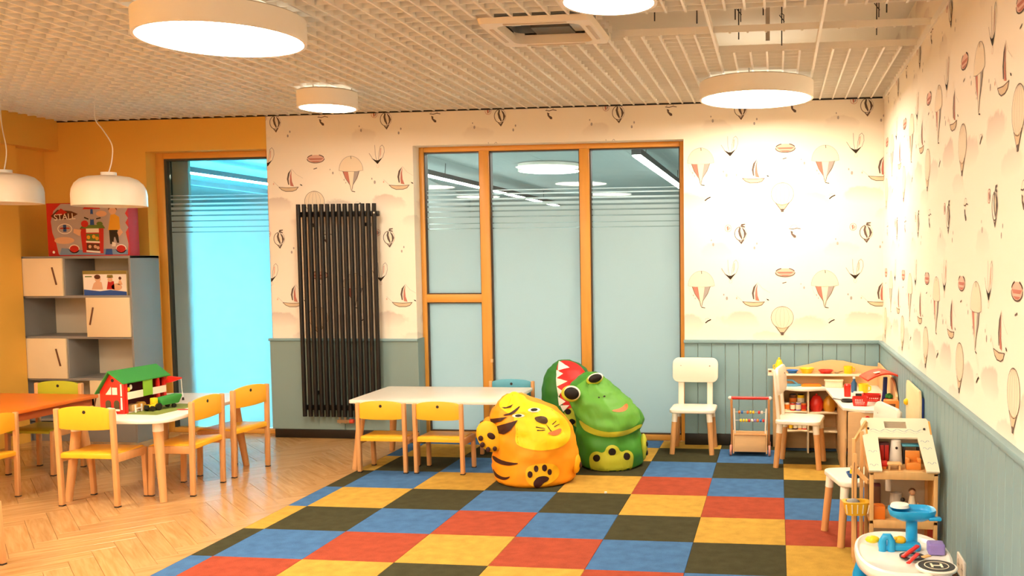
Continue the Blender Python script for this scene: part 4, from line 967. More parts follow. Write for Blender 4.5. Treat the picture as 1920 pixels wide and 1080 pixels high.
MB().ball((-.02, .07, .165), (.012, .02, .018), 10).build('toy_hen', M_toyyel, bn); MB().ball((-.02, .095, .178), (.01, .014, .02), 10).build('toy_hen', M_white, bn)
mt = tag(MB().prism(rrect(.24, .46, .02, 3), 0, .002, 'Z').build('play_mat', mat('green play mat', '#7d8a3a', .8, .3, 20), None, loc=(-4.20, -.64, TH), rotz=math.radians(-3)), 'thin green printed play mat beside the toy barn', 'mat')
tr = thing('toy_tractor', 'yellow toy tractor with green trailer in front of the barn', 'toy', (-4.235, -.70, TH+.002), math.radians(-14))
t_ = MB(); t_.box(-.02, -.055, .018, .02, .01, .045); t_.prism([(-.055, .045), (-.02, .045), (0, .06), (.012, .045), (.012, .018), (-.055, .018)], -.018, .018, 'X'); t_.build('body', M_toyyel, tr, .004)
boxes('cab', [(-.018, -.02, .045, .018, .015, .085)], M_toyyel, tr, bevel=.004); boxes('grille', [(-.018, -.066, .015, .018, -.055, .042)], M_black_toy, tr)
for (x, y, r) in ((-.026, -.04, .018), (.026, -.04, .018), (-.028, .01, .024), (.028, .01, .024), (-.03, .13, .015), (.03, .13, .015)): MB().cyl((x-.007, y, r), (x+.007, y, r), r, n=16).build('wheel', M_black_toy, tr)
MB().prism([(.03, .028), (.17, .028), (.20, .075), (.195, .09), (.03, .078), (.018, .07)], -.035, .035, 'X').build('trailer', M_green, tr, .006)
boxes('drawbar', [(-.006, .01, .018, .006, .05, .028)], M_grey, tr)
fl = thing('toy_fence', 'small white toy fence piece on the green mat', 'toy', (-4.30, -.80, TH+.002))
for yy in (0, .06): boxes('post', [(-.004, yy-.004, 0, .004, yy+.004, .05)], M_white, fl)
boxes('rail', [(-.003, 0, .02, .003, .06, .03)], M_white, fl)
tag(MB().prism([(0, 0), (.05, .012), (.10, .0), (.06, -.02), (.02, -.018)], 0, .006, 'Z').build('toy_plane', mat('toy plane print', '#b04a40', .5), None, loc=(-4.10, -.66, TH)), 'small flat red toy piece lying on the white table', 'toy')

# ------------------------------------------------------------------ baby walker with abacus
wk = thing('baby_walker', 'wooden push walker with red handle and bead abacus', 'toy', (-.255, .85, 0))
for s in (-1, 1):
    MB().bar((s*.145, .05, .05), (s*.145, -.09, .455), .018, .03).build('side_post', M_beech, wk, .004)
    MB().bar((s*.128, -.10, .02), (s*.128, -.075, .20), .010, .03).build('front_post', M_beech_light, wk, .003)
    MB().bar((s*.118, -.075, .17), (s*.125, -.06, .37), .012, .022).build('abacus_post', M_white, wk, .003)
MB().cyl((-.16, -.09, .455), (.16, -.09, .455), .012, n=14).build('handle', M_red, wk)
for s in (-1, 1): MB().ball((s*.155, -.09, .455), .016, 10).build('handle_knob', M_white, wk)
MB().box(-.122, -.11, .035, .122, -.098, .165).build('front_panel', M_beech_light, wk, .003); MB().box(-.122, -.098, .035, .122, .09, .05).build('tray_floor', M_beech_light, wk); MB().box(-.122, .078, .035, .122, .09, .165).build('rear_panel', M_beech_light, wk, .003)
boxes('top_rail', [(-.125, -.116, .165, .125, -.09, .178)], M_beech, wk, bevel=.003)
cols = [M_orange, M_red, M_toyyel, M_blue, M_white, M_toyyel, M_red, M_purple, M_toyyel, M_orange]
for r, z in enumerate((.34, .275)):
    MB().cyl((-.12, -.065, z), (.12, -.065, z), .004, n=8).build('rod', M_steel, wk)
    for k in range(9):
        if r == 0 and k in (2, 6): continue
        x = -.085 + k*.022 + (.012 if r else 0); MB().lathe([(.004, -.009), (.013, -.006), (.013, .006), (.004, .009)], 12).xf(Matrix.Translation((x, -.065, z)) @ Matrix.Rotation(PI/2, 4, 'Y')).build('bead', cols[(k*3+r*2) % 10], wk)
for s in (-1, 1):
    for y in (-.085, .07): MB().cyl((s*.142, y, .042), (s*.158, y, .042), .042, n=20).build('wheel', mat('pinkish wheel', '#d88c78', .5), wk, .003)

# ------------------------------------------------------------------ play kitchen
KX0, KX1, KY1 = -.10, .768, 1.14
kt = thing('play_kitchen', 'beech corner play kitchen with wavy shelves in the right corner', 'play kitchen', (.33, 1.0, 0))
def kb_(name, b, m=M_beech_light, bevel=.003): return b.xf(Matrix.Translation((-.33, -1.0, 0))).build(name, m, kt, bevel)
def wav(x0, x1, z, amp, n=24, f=1.0): return [(x0 + (x1-x0)*k/n, z + amp*math.sin(2*PI*f*k/n)) for k in range(n+1)]
top = [(KX0+.02, .655), (.10, .658), (.20, .68), (.30, .708), (.39, .718), (.48, .712), (.57, .69), (.66, .672), (KX1, .665)]
kb_('back_board', MB().prism([(KX0+.02, 0)] + top + [(KX1, 0)], KY1-.016, KY1, 'Y'))
kb_('top_shelf', MB().prism([(KX0-.02, 1.01), (.62, 1.01), (.62, KY1-.016), (KX0-.02, KY1-.016)], .603, .617, 'Z'), M_beech_light)
kb_('shelf_edge', MB().box(KX0-.02, 1.004, .601, .62, 1.01, .619), mat('white lacquered edge', '#ece2cf', .4))
cpoly = [(KX0+.10, KY1-.016), (KX0+.10, .93)] + [(KX0+.10+.335*k/10, .90 + .03*math.cos(PI*2*k/10)) for k in range(11)] + [(.335, .88), (.40, -.02), (.54, -.12), (KX1, -.12), (KX1, KY1-.016)]
kb_('counter_top', MB().prism(cpoly, .495, .515, 'Z'), mat('white kitchen counter', '#efe6d4', .35))
for X in (-.002, .197): kb_('divider', MB().box(X-.007, .90, 0, X+.007, KY1-.016, .497), mat('pale ply edge', '#e6cfa8', .5))
kb_('divider', MB().box(.425, .74, 0, .437, KY1-.016, .497))
def wshelf(z, x0, x1): kb_('shelf', MB().prism([(x0, KY1-.016)] + [(x0+(x1-x0)*k/12, .90 - .015*math.sin(2*PI*k/12)) for k in range(13)] + [(x1, KY1-.016)], z-.006, z+.006, 'Z'), mat('pale ply edge', '#e6cfa8', .5))
for z in (.175, .325):
    wshelf(z, .006, .19); wshelf(z-.006, .204, .425)
kb_('base_panel', MB().box(.006, 1.10, 0, .425, 1.124, .18), M_beech_light)
kb_('end_panel', MB().prism([(-.02, 0), (.02, .15), (-.03, .30), (.0, .40), (-.02, .497), (.72, .497), (.72, 0)], .415, .43, 'X'), M_beech_light)
kb_('end_panel', MB().box(.43, -.10, 0, KX1-.02, -.085, .497), M_beech_light)
kb_('side_wall', MB().prism([(-.05, .515), (-.05, .60), (.10, .68), (.40, .70), (1.12, .70), (1.12, .515)], .752, .768, 'X'), M_beech_light)
kt_knobs = [kb_('knob', MB().cyl((.56+.07*k, -.122, .46), (.56+.07*k, -.10, .46), .015, n=12), M_red, 0) for k in range(2)]
# dishes and play food, each its own thing
def dish(label, x, y, z, r, h, m, cat='toy dish', flat=False, name='toy_plate'):
    t = thing(name, label, cat, (x, y, z), 0, 'toy dishes and food on the play kitchen')
    MB().lathe([(.001, 0), (r*.6, 0), (r, h), (r*.92, h), (r*.55, .006), (.001, .006)], 22).build('bowl', m, t)
    MB().lathe([(r*.5, 0), (r*.62, 0), (r*.62, -.0), (r*.5, .004)], 18).build('foot_ring', m, t); return t
dish('blue toy plate on the top shelf of the play kitchen', .075, 1.06, .617, .05, .026, M_blue); dish('yellow toy bowl on the top shelf beside the blue plate', .19, 1.06, .617, .06, .042, M_toyyel, name='toy_bowl'); dish('red toy plate in the middle of the top shelf', .34, 1.06, .617, .062, .028, M_red)
def pot(label, x, y, z, r, h, m, name='toy_pot', lid=None, spout=False, handle=True):
    t = thing(name, label, 'toy pot', (x, y, z), 0, 'toy dishes and food on the play kitchen')
    if name in ('toy_cup', 'toy_mug'):
        MB().lathe([(.001, 0), (r*.86, 0), (r, h), (r*.9, h), (r*.78, .008), (.001, .008)], 20).build('body', m, t)
        MB().tube([(r*.92, 0, h*.8), (r*1.4, 0, h*.72), (r*1.4, 0, h*.35), (r*.88, 0, h*.25)], .006, 6).build('handle', m, t); return t
    MB().lathe([(.001, 0), (r*.8, 0), (r, h*.35), (r, h*.7), (r*.75, h), (.001, h)], 20).build('body', m, t, angle=60)
    l = MB().lathe([(.001, 0), (r*.72, 0), (r*.5, .02), (.001, .026)], 18, (0, 0, h)).build('lid', lid or m, t, angle=60)
    MB().ball((0, 0, h+.03), .01, 8).build('lid_knob', lid or m, l)
    if handle: MB().tube([(-r*.95, 0, h*.75), (-r*1.35, 0, h*.7), (-r*1.35, 0, h*.35), (-r*.95, 0, h*.3)], .006, 6).build('handle', m, t)
    if spout: MB().tube([(r*.9, 0, h*.4), (r*1.25, 0, h*.7), (r*1.4, 0, h*.95)], [.014, .01, .008], 8).build('spout', m, t)
    return t
pot('red toy kettle on the middle shelf of the play kitchen', .265, .99, .325, .055, .10, M_red); pot('amber toy teapot on the middle shelf beside the red kettle', .365, .99, .325, .052, .095, mat('amber plastic', '#c98a1e', .3), spout=True)
pot('yellow toy cup at the right end of the top shelf', .515, 1.06, .617, .036, .06, M_toyyel, 'toy_cup')
pot('yellow toy jug at the left end of the top shelf', -.03, 1.085, .617, .034, .085, M_toyyel, 'toy_jug')
def jar(label, x, y, z, r, h, m, cap_m, lab_m):
    t = thing('toy_food_can', label, 'toy food', (x, y, z), 0, 'toy food cans')
    MB().lathe([(.001, 0), (r, 0), (r, h), (.001, h)], 16).build('can', m, t, .002, 1); MB().lathe([(r+.0006, h*.2), (r+.001, h*.2), (r+.001, h*.8), (r+.0006, h*.8)], 16, closed=True).build('can_label', lab_m, t); MB().lathe([(.001, h), (r*.92, h), (r*.92, h+.006), (.001, h+.006)], 16).build('lid', cap_m, t)
jar('cream toy food can at the left of the middle shelf', .032, .96, .331, .021, .062, M_cream, M_steel, M_orange); jar('red toy food can second on the middle shelf', .078, .96, .331, .02, .058, M_red, M_steel, M_cream)
jar('purple toy food can third on the middle shelf', .122, .95, .331, .02, .062, M_purple, M_white, M_cream); jar('orange toy food can fourth on the middle shelf', .164, .955, .331, .02, .06, M_orange, M_steel, M_red)
jar('brown toy food jar behind the row on the middle shelf', .08, 1.03, .331, .03, .115, M_brown, M_dark, M_orange); jar('yellow toy food can behind the row on the middle shelf', .142, 1.03, .331, .028, .115, M_toyyel, M_dark, M_cream)
for i, (m, l, n_) in enumerate(((M_cream, M_orange, 'cream'), (M_steel, M_toyyel, 'silver'), (M_maroon, M_cream, 'maroon'), (M_orange, M_cream, 'orange'), (M_red, M_cream, 'red'))):
    jar(n_ + ' toy food can on the lowest shelf, number from the left: ' + ('first', 'second', 'third', 'fourth', 'fifth')[i], .026+.036*i, .95, .181, .0165, .056, m, M_steel, l)
def flat_item(name, label, cat, pts, z0, z1, m, loc, rotz=0, grp=None, extra=None):
    t = thing(name, label, cat, loc, rotz, grp); MB().prism(pts, z0, z1, 'Z').build('body', m, t, .002)
    if extra: extra(t)
    return t
flat_item('toy_iron', 'pale blue toy iron on the counter of the play kitchen', 'toy', [(-.06, -.025), (.03, -.025), (.07, 0), (.03, .025), (-.06, .025)], 0, .02, mat('pale blue plastic', '#5f9fc0', .4), (.075, 1.03, .515), 0, None, lambda t: MB().tube([(-.05, 0, .015), (-.055, 0, .05), (.0, 0, .048), (.04, 0, .018)], .008, 8).build('handle', mat('pale blue plastic', '#5f9fc0', .4), t))
flat_item('toy_tray', 'orange yellow toy cutting board lying on the counter', 'toy', rrect(.16, .05, .015, 3), 0, .018, mat('amber plastic', '#c98a1e', .3), (.225, 1.03, .515), .1, None, lambda t: MB().prism(rrect(.13, .03, .01, 3), .018, .022, 'Z').build('inlay', M_orange, t))
def basket(label, x, y, z, w, d, h, m, name='toy_basket'):
    t = thing(name, label, 'basket', (x, y, z), random.uniform(-.2, .2), 'toy baskets on the play kitchen')
    MB().prism(rrect(w*.82, d*.82, .012, 3), 0, .004, 'Z').build('bottom', m, t)
    o, i = rrect(w, d, .015, 3), rrect(w*.9, d*.9, .012, 3); n = len(o); r = MB()
    r.add([(p[0], p[1], h-.012) for p in o] + [(p[0]*1.02, p[1]*1.02, h) for p in o] + [(p[0], p[1], h) for p in i] + [(p[0], p[1], h-.012) for p in i], [(a*n+k, a*n+(k+1) % n, ((a+1) % 4)*n+(k+1) % n, ((a+1) % 4)*n+k) for a in range(4) for k in range(n)]); r.build('rim', m, t)
    s = MB()
    for k in range(0, n):
        a, b = o[k], o[(k+1) % n]; L_ = math.hypot(b[0]-a[0], b[1]-a[1]); q = max(1, int(L_/.014))
        for j in range(q):
            px, py = a[0]+(b[0]-a[0])*j/q, a[1]+(b[1]-a[1])*j/q; s.bar((px*.82, py*.82, 0), (px, py, h-.01), .005, .005)
    for zz in (.35, .7):
        c_ = .82 + .18*zz; pts = [(p[0]*c_, p[1]*c_, h*zz) for p in o]; s.tube(pts + pts[:1], .0028, 4)
    s.build('lattice', m, t); return t
basket('red lattice toy basket on the front corner of the counter', .525, .08, .515, .105, .08, .06, M_red); basket('red lattice toy crate behind the front basket', .625, .30, .515, .13, .09, .05, M_red)
tag(MB().lathe([(.001, 0), (.024, 0), (.026, .085), (.018, .095), (.001, .095)], 16, (0, 0, 0)).build('toy_bottle', M_red, None, loc=(.47, .50, .515)), 'red toy bottle standing on the counter corner', 'toy bottle')
t = thing('toy_bottle', 'navy blue toy bottle behind the red bottle', 'toy bottle', (.535, .72, .515)); MB().lathe([(.001, 0), (.022, 0), (.022, .07), (.01, .09), (.01, .105), (.001, .105)], 14).build('body', mat('slate blue', '#2b5a86', .4), t); MB().cyl((0, 0, .105), (0, 0, .118), .011, n=10).build('cap', M_white, t)
pot('yellow toy mug on the counter behind the red crate', .60, .66, .515, .038, .075, M_toyyel, 'toy_mug')
t = thing('toy_cash_box', 'small white toy box with a dark label on the counter', 'toy', (.545, .45, .515)); boxes('case', [(-.035, -.02, 0, .035, .02, .045)], M_white, t, bevel=.006); boxes('screen', [(-.022, -.022, .012, .022, -.02, .034)], M_dark, t)
t = thing('toy_cutlery', 'dark toy pan with handle on the front edge of the counter', 'toy', (.45, .24, .515)); MB().lathe([(.001, 0), (.04, 0), (.05, .018), (.046, .018), (.037, .004), (.001, .004)], 18).build('pan', M_black_toy, t); MB().bar((-.04, 0, .014), (-.10, .03, .02), .014, .008).build('handle', M_grey, t)
t = thing('toy_food', 'clear plastic toy container on the back of the counter', 'toy', (.40, 1.0, .515)); MB().prism(rrect(.14, .08, .02, 4), 0, .05, 'Z').build('tub', M_clear, t, .004); MB().prism(rrect(.15, .09, .02, 4), .05, .06, 'Z').build('lid', mat('pale lid', '#f0d8b0', .4), t, .002)
t = thing('toy_plant', 'green toy vegetable in a red pot on the counter', 'toy', (.725, .12, .515)); MB().lathe([(.001, 0), (.022, 0), (.03, .045), (.001, .045)], 14).build('pot', M_red, t); [MB().ball((.012*math.cos(k*1.26), .012*math.sin(k*1.26), .06+.006*(k % 2)), .017, 8).build('floret', M_green, t) for k in range(5)]
t = thing('toy_spoon', 'small silver toy ladle on the top shelf beside the red plate', 'toy', (.425, 1.05, .617), .4); MB().lathe([(.001, 0), (.014, .002), (.02, .012), (.017, .012), (.001, .004)], 14).build('scoop', M_steel, t); MB().bar((.016, 0, .010), (.06, .01, .016), .007, .004).build('handle', M_brown, t)
t = thing('toy_sign', 'small cream toy card box at the far left end of the top shelf', 'toy', (-.095, 1.05, .617)); boxes('card', [(-.025, -.012, 0, .025, .012, .034)], M_cream, t, bevel=.002); boxes('stripe', [(-.02, -.0135, .010, .004, -.012, .024)], M_brown, t)
# toy market stall canopy
st = thing('toy_market_scale', 'red arched canopy on a blue post standing on the counter', 'toy', (.70, .17, .515), math.radians(8))
b = MB(); b.prism([(-.022, 0), (.022, 0), (.016, .09), (.02, .19), (-.008, .19), (-.012, .09)], -.012, .012, 'Y'); b.build('post', M_navy, st, .004)
cn = MB(); n = 14
o = [(-.155 + .275*k/n, .175 + .062*math.sin(PI*(k/n*.85+.08))) for k in range(n+1)]
cn.prism(o + [(p[0], p[1]-.012) for p in reversed(o)], -.16, .10, 'Y'); cn.build('canopy', mat('canopy red', '#e2401f', .35), st, .002)
MB().prism([(-.10, .231), (-.06, .2385), (-.06, .241), (-.10, .2335)], -.13, -.08, 'Y').build('sticker', M_cream, st)
MB().lathe([(.001, 0), (.04, 0), (.055, .02), (.05, .022), (.001, .008)], 18, (.03, -.09, .01)).build('tray', mat('amber plastic', '#c98a1e', .3), st)
boxes('base', [(-.04, -.05, 0, .05, .03, .01)], M_toyyel, st, bevel=.003)
# wall board beside the kitchen
bd = thing('play_board', 'cream upright play board with yellow knob against the right dado', 'board', (.757, -.87, 0))
MB().prism([(-.27, 0), (.27, 0), (.27, .76), (.25, .788), (-.24, .788), (-.27, .74)], -.012, .004, 'X').build('face', mat('cream board', '#ecd9a8', .5, .06, 6, (1, 1, 5)), bd, .003)
boxes('backing', [(.004, -.272, .03, .014, .255, .75)], M_navy, bd)
MB().lathe([(.001, 0), (.018, 0), (.022, .01), (.012, .022), (.001, .024)], 14).xf(Matrix.Translation((-.012, .20, .66)) @ Matrix.Rotation(-PI/2, 4, 'Y')).build('knob', M_toyyel, bd)
t = thing('toy_wall_block', 'orange wooden shape block between board and white backrest', 'toy', (.655, -.60, 0)); boxes('body', [(-.04, -.03, 0, .04, .03, .58)], M_pine, t, bevel=.004); MB().box(-.045, -.035, .58, .045, .03, .66).build('head', mat('orange wood', '#e08a34', .5), t, .006); MB().box(-.022, -.037, .6, .022, -.034, .64).build('hole', M_brown, t)
# toy basket of figures and green dinosaur on tall stool beside the end panel
t = thing('toy_frog', 'lime green toy frog hanging on the side of the doll house', 'toy', (.405, -1.56, .60)); MB().ball((0, 0, .03), (.03, .025, .028), 14).build('body', M_lgreen, t); [MB().ball((s*.014, -.016, .056), .008, 8).build('eye', M_white, t) for s in (-1, 1)]; MB().ball((.02, -.02, .01), (.012, .012, .014), 8).build('foot', M_green, t)

# ------------------------------------------------------------------ doll house
DHX, DHY = .568, -1.725
dh = thing('doll_house', 'wooden doll house with a white wave printed roof by the right wall', 'doll house', (DHX, DHY, 0))
HW, HD, G = .163, .145, .02
M_roof = mat('doll house roof cream', '#efe6cc', .5)
for sx in (-1, 1):
    for sy in (-1, 1): MB().box(sx*HW-sx*G, sy*HD-sy*G, 0, sx*HW, sy*HD, .49).build('post', M_pine, dh, .002)
    MB().prism([(-HD, .495), (HD, .495), (HD, .70), (HD-.02, .70)], sx*HW-sx*.008, sx*HW, 'X').build('gable', mat('yellow pine panel', '#dca24a', .5), dh)
for z in (.02, .235, .478): MB().box(-HW, -HD, z, HW, HD, z+.018).build('deck', M_pine, dh, .002)
for z in (.235, .478): MB().box(-HW+G, -HD-.002, z-.02, HW-G, -HD+.014, z+.02).build('front_beam', M_pine, dh, .002)
boxes('back_panel', [(-HW+.01, HD-.006, .03, HW-.01, HD, .70)], mat('doll house wallpaper', '#c9b9a0', .6, .1, 12), dh); boxes('side_panel', [(HW-.006, -HD+.12, .26, HW, HD, .47)], mat('yellow pine panel', '#dca24a', .5), dh); boxes('side_panel', [(HW-.006, -.02, .04, HW, HD, .22)], M_red, dh)
# sloped roof panel with handle slot and window, built as a frame of real pieces
e0, e1 = Vector((0, -HD-.012, .497)), Vector((0, HD+.015, .703)); sl = (e1-e0); ln = sl.length; ud = sl.normalized(); nd = Vector((0, -ud.z, ud.y))
def rp(x, s, h=0): return (x - .014*s, (e0 + ud*s*ln + nd*h).y, (e0 + ud*s*ln + nd*h).z)
rf = MB()
def rquad(pts):
    k = len(pts); rf.add([rp(x, s, 0) for x, s in pts] + [rp(x, s, .010) for x, s in pts], [tuple(range(k)), tuple(range(2*k-1, k-1, -1))] + [(i, (i+1) % k, k+(i+1) % k, k+i) for i in range(k)])
W0, W1 = .168, .173
rquad([(-W0, 0), (-.105, 0), (-.098, .62), (-W1, .62)]); rquad([(.105, 0), (W0, 0), (W1, .62), (.098, .62)]); rquad([(-W1, .62), (W1, .62), (W1, .80), (-W1, .80)])
rquad([(-W1, .80), (-.055, .80), (-.055, .93), (-W1, .93)]); rquad([(.055, .80), (W1, .80), (W1, .93), (.055, .93)]); rquad([(-W1, .93), (W1, .93), (W1-.012, 1), (-W1+.012, 1)])
roof = rf.build('roof_panel', M_roof, dh)
wv = mat('wave print blue grey', '#9fb4b8', .6)
waves = [([(-.13+.26*k/30, .755+.022*math.sin(k*.9)) for k in range(31)], .006), ([(-.13+.26*k/30, .715+.018*math.sin(k*.9+.6)) for k in range(31)], .003)]
waves += [([(x-.02+.04*k/8, s+.02*math.sin(k*1.2)) for k in range(9)], .004) for (x, s) in ((-.135, .35), (.135, .42), (.14, .15), (-.14, .1), (.13, .55))]
for pts, w_ in waves:
    pr = Print(); pr.strokes(pts, w_, wv); pr.build('wave_print', lambda u, s, e: rp(u, s, .010+e), roof)
for s in (-1, 1): MB().cyl(rp(s*.14, .78, .01), rp(s*.14, .78, .016), .006, n=8).build('roof_hinge', M_dark, dh)
# lift tower on its left
for (x, y, h) in ((-.225, .055, .62), (-.225, -.03, .56), (-.185, .055, .66)): MB().box(x-.009, y-.009, 0, x+.009, y+.009, h).build('tower_post', M_pine, dh, .002)
MB().bar((-.225, .055, .60), (-.16, .10, .70), .014, .014).build('tower_brace', M_pine, dh); MB().bar((-.225, .055, .47), (-.165, -.09, .43), .012, .02).build('tower_brace', M_pine, dh)
for z in (.05, .30): MB().bar((-.225, .055, z), (-.225, -.03, z), .012, .02).build('tower_rung', M_pine, dh)
MB().bar((-.222, -.03, .10), (-.166, -.14, .02), .012, .05).build('ramp', mat('yellow pine panel', '#dca24a', .5), dh)
MB().tube([(-.225, -.03, .55), (-.235, -.06, .42), (-.235, -.08, .335)], .002, 5).build('lift_cord', M_brown, dh)
lb = thing('toy_lift_basket', 'yellow toy lift basket with a grey stone at the doll house side', 'toy', (DHX-.225, DHY-.10, .27), .1)
o = rrect(.13, .09, .03, 4); i = rrect(.10, .065, .02, 4); n = len(o); r = MB(); r.add([(p[0]*.75, p[1]*.75, 0) for p in o] + [(p[0], p[1], .06) for p in o] + [(p[0]*1.06, p[1]*1.06, .066) for p in o] + [(p[0], p[1], .066) for p in i] + [(p[0], p[1], .012) for p in i],
      [(a*n+k, a*n+(k+1) % n, (a+1)*n+(k+1) % n, (a+1)*n+k) for a in range(4) for k in range(n)] + [tuple(range(n-1, -1, -1)), tuple(4*n+k for k in range(n))])
r.build('basket', mat('lift basket yellow', '#f0b92c', .4), lb)
for k in range(5): MB().bar((-.05+.025*k, -.04, .012), (-.056+.028*k, -.0475, .058), .005, .004).build('slat', M_cream, lb)
MB().ball((-.015, .0, .062), (.035, .025, .016), 12).build('stone', M_grey, lb)
gd = thing('toy_gondola', 'blue toy boat with yellow figures beside the doll house tower', 'toy', (DHX-.215, DHY+.12, .40), .3)
MB().lathe([(.001, 0), (.03, .004), (.045, .03), (.04, .03), (.028, .01), (.001, .008)], 18).build('hull', M_blue, gd)
for (x, y) in ((-.015, 0), (.018, .01)): f = MB().lathe([(.001, .008), (.012, .008), (.009, .045), (.001, .048)], 12, (x, y, 0)).build('figure', M_toyyel, gd); MB().ball((x, y, .056), .01, 10).build('figure_head', M_pine, f)
boxes('column', [(-.012, -.012, -.4, .012, .012, 0)], M_navy, gd, bevel=.002)
# furniture inside
def toyf(name, label, x, y, z, parts): 
    t = thing(name, label, 'toy furniture', (DHX+x, DHY+y, z), 0, 'doll house furniture')
    for (n_, q, m) in parts: boxes(n_, [q], m, t, bevel=.002)
toyf('toy_chair', 'orange wood toy armchair at the right of the attic floor', .055, -.06, .496, [('seat', (-.035, -.03, 0, .035, .03, .035), mat('orange wood', '#e08a34', .5)), ('back', (-.035, .015, .035, .035, .03, .085), mat('orange wood', '#e08a34', .5)), ('armrest', (.02, -.03, .035, .035, .015, .055), mat('orange wood', '#e08a34', .5)), ('armrest', (-.035, -.03, .035, -.02, .015, .055), mat('orange wood', '#e08a34', .5))])
toyf('toy_table', 'low wooden toy table in the middle of the attic floor', -.04, -.085, .496, [('top', (-.035, -.03, .026, .035, .03, .034), M_pine), ('leg', (-.03, -.025, 0, -.02, .025, .026), M_pine), ('leg', (.02, -.025, 0, .03, .025, .026), M_pine)])
toyf('toy_stool', 'red toy block at the left of the attic floor', -.088, -.07, .496, [('seat', (-.016, -.02, .014, .016, .02, .038), M_red), ('base', (-.012, -.015, 0, .012, .015, .014), M_orange)])
toyf('toy_wardrobe', 'maroon toy wardrobe at the attic back wall', -.07, .09, .496, [('body', (-.025, -.02, 0, .025, .02, .10), M_maroon), ('door', (-.022, -.023, .01, -.002, -.02, .09), M_red), ('door', (.002, -.023, .01, .022, -.02, .09), M_red)])
t = thing('toy_lighthouse', 'white toy tower in the middle of the attic', 'toy', (DHX-.015, DHY+.05, .496)); MB().lathe([(.001, 0), (.035, 0), (.024, .12), (.001, .125)], 16).build('tower', M_white, t); MB().ball((.0, -.027, .085), .007, 8).build('window', M_dark, t)
toyf('toy_desk', 'blue topped toy desk at the attic back', .06, .06, .496, [('top', (-.045, -.025, .09, .045, .025, .10), M_teal), ('leg', (-.04, -.02, 0, -.03, .02, .09), M_dark), ('leg', (.03, -.02, 0, .04, .02, .09), M_dark)])
toyf('toy_block', 'orange toy block at the left of the middle floor', -.115, -.10, .253, [('body', (-.03, -.025, 0, .03, .025, .065), M_orange), ('lid', (-.022, -.02, .065, .022, .02, .07), M_orange)])
toyf('toy_bed', 'pale wooden toy bed on the middle floor', .03, -.05, .253, [('frame', (-.07, -.045, 0, .06, .045, .025), M_pine), ('mattress', (-.065, -.04, .025, .055, .04, .036), mat('pink cloth', '#d9a88c', .8)), ('headboard', (.055, -.045, 0, .065, .045, .06), M_pine)])
t = thing('toy_stove', 'grey toy stove at the back of the middle floor', 'toy furniture', (DHX-.01, DHY+.06, .253), 0, 'doll house furniture'); MB().lathe([(.001, 0), (.035, 0), (.03, .09), (.001, .095)], 16).build('body', mat('stove grey', '#b9ad9c', .5), t); MB().cyl((-.04, 0, .10), (-.04, 0, .16), .015, n=12).build('flue', M_white, t); MB().ball((.03, -.025, .06), .012, 8).build('dial', M_dark, t)
t = thing('toy_doll', 'small toy doll on the right of the middle floor', 'toy', (DHX+.065, DHY+.03, .289)); MB().lathe([(.001, 0), (.022, 0), (.012, .05), (.001, .052)], 14).build('dress', M_cream, t); MB().ball((0, 0, .066), .016, 12).build('head', mat('doll skin', '#e2b48c', .5), t); MB().ball((0, .005, .072), (.018, .016, .014), 12).build('hair', M_brown, t)
toyf('toy_wardrobe', 'dark maroon toy wardrobe at the left of the middle floor', -.11, .08, .253, [('body', (-.022, -.02, 0, .022, .02, .13), M_maroon), ('door', (-.019, -.023, .01, .019, -.02, .12), M_brown)])
toyf('toy_sofa', 'navy blue toy sofa on the ground floor of the doll house', -.04, .02, .038, [('seat', (-.06, -.03, 0, .06, .03, .04), M_navy), ('back', (-.06, .02, .04, .06, .035, .09), M_navy)])
MB().prism([(.03, .10), (.05, .16), (.09, .10)], -.14, -.13, 'Y')
t = thing('toy_pennant', 'yellow toy cone hanging under the middle floor', 'toy', (DHX+.04, DHY-.12, .155)); MB().lathe([(.001, 0), (.014, .06), (.001, .062)], 10).build('cone', M_toyyel, t); MB().cyl((0, 0, .06), (0, 0, .08), .002, n=5).build('string', M_dark, t)

# ------------------------------------------------------------------ activity table
AX, AY, AZ = .455, -2.70, .36
at = thing('activity_table', 'white and sky blue plastic activity table in the lower right corner', 'activity table', (AX, AY, 0))
out = []
for k in range(36):
    a = 2*PI*k/36; out.append((.185*math.copysign(abs(math.cos(a))**.75, math.cos(a)), 0.285*math.copysign(abs(math.sin(a))**.85, math.sin(a))))
M_actw = mat('activity table white', '#f2ede0', .3)
b = MB(); n = len(out)
lev = [(.90, AZ-.055), (1.0, AZ-.04), (1.02, AZ-.015), (1.0, AZ), (.95, AZ+.004), (.90, AZ-.008), (.5, AZ-.008)]
b.add([(p[0]*s, p[1]*s, z) for s, z in lev for p in out], [(a*n+k, a*n+(k+1) % n, (a+1)*n+(k+1) % n, (a+1)*n+k) for a in range(len(lev)-1) for k in range(n)] + [tuple(range(n-1, -1, -1)), tuple((len(lev)-1)*n+k for k in range(n))])
b.build('table_top', M_actw, at, angle=50)
for sx in (-1, 1):
    for sy in (-1, 1): MB().tube([(sx*.12, sy*.15, AZ-.05), (sx*.15, sy*.19, .2), (sx*.165, sy*.21, 0)], [.035, .032, .026], 14).build('leg', M_sky, at)
px, py = .055, .14
MB().cyl((px, py, AZ-.01), (px, py, AZ+.105), .025, .023, 20).build('pedestal', M_sky, at)
tp = rrect(.19, .13, .05, 5); n = len(tp); tb_ = MB()
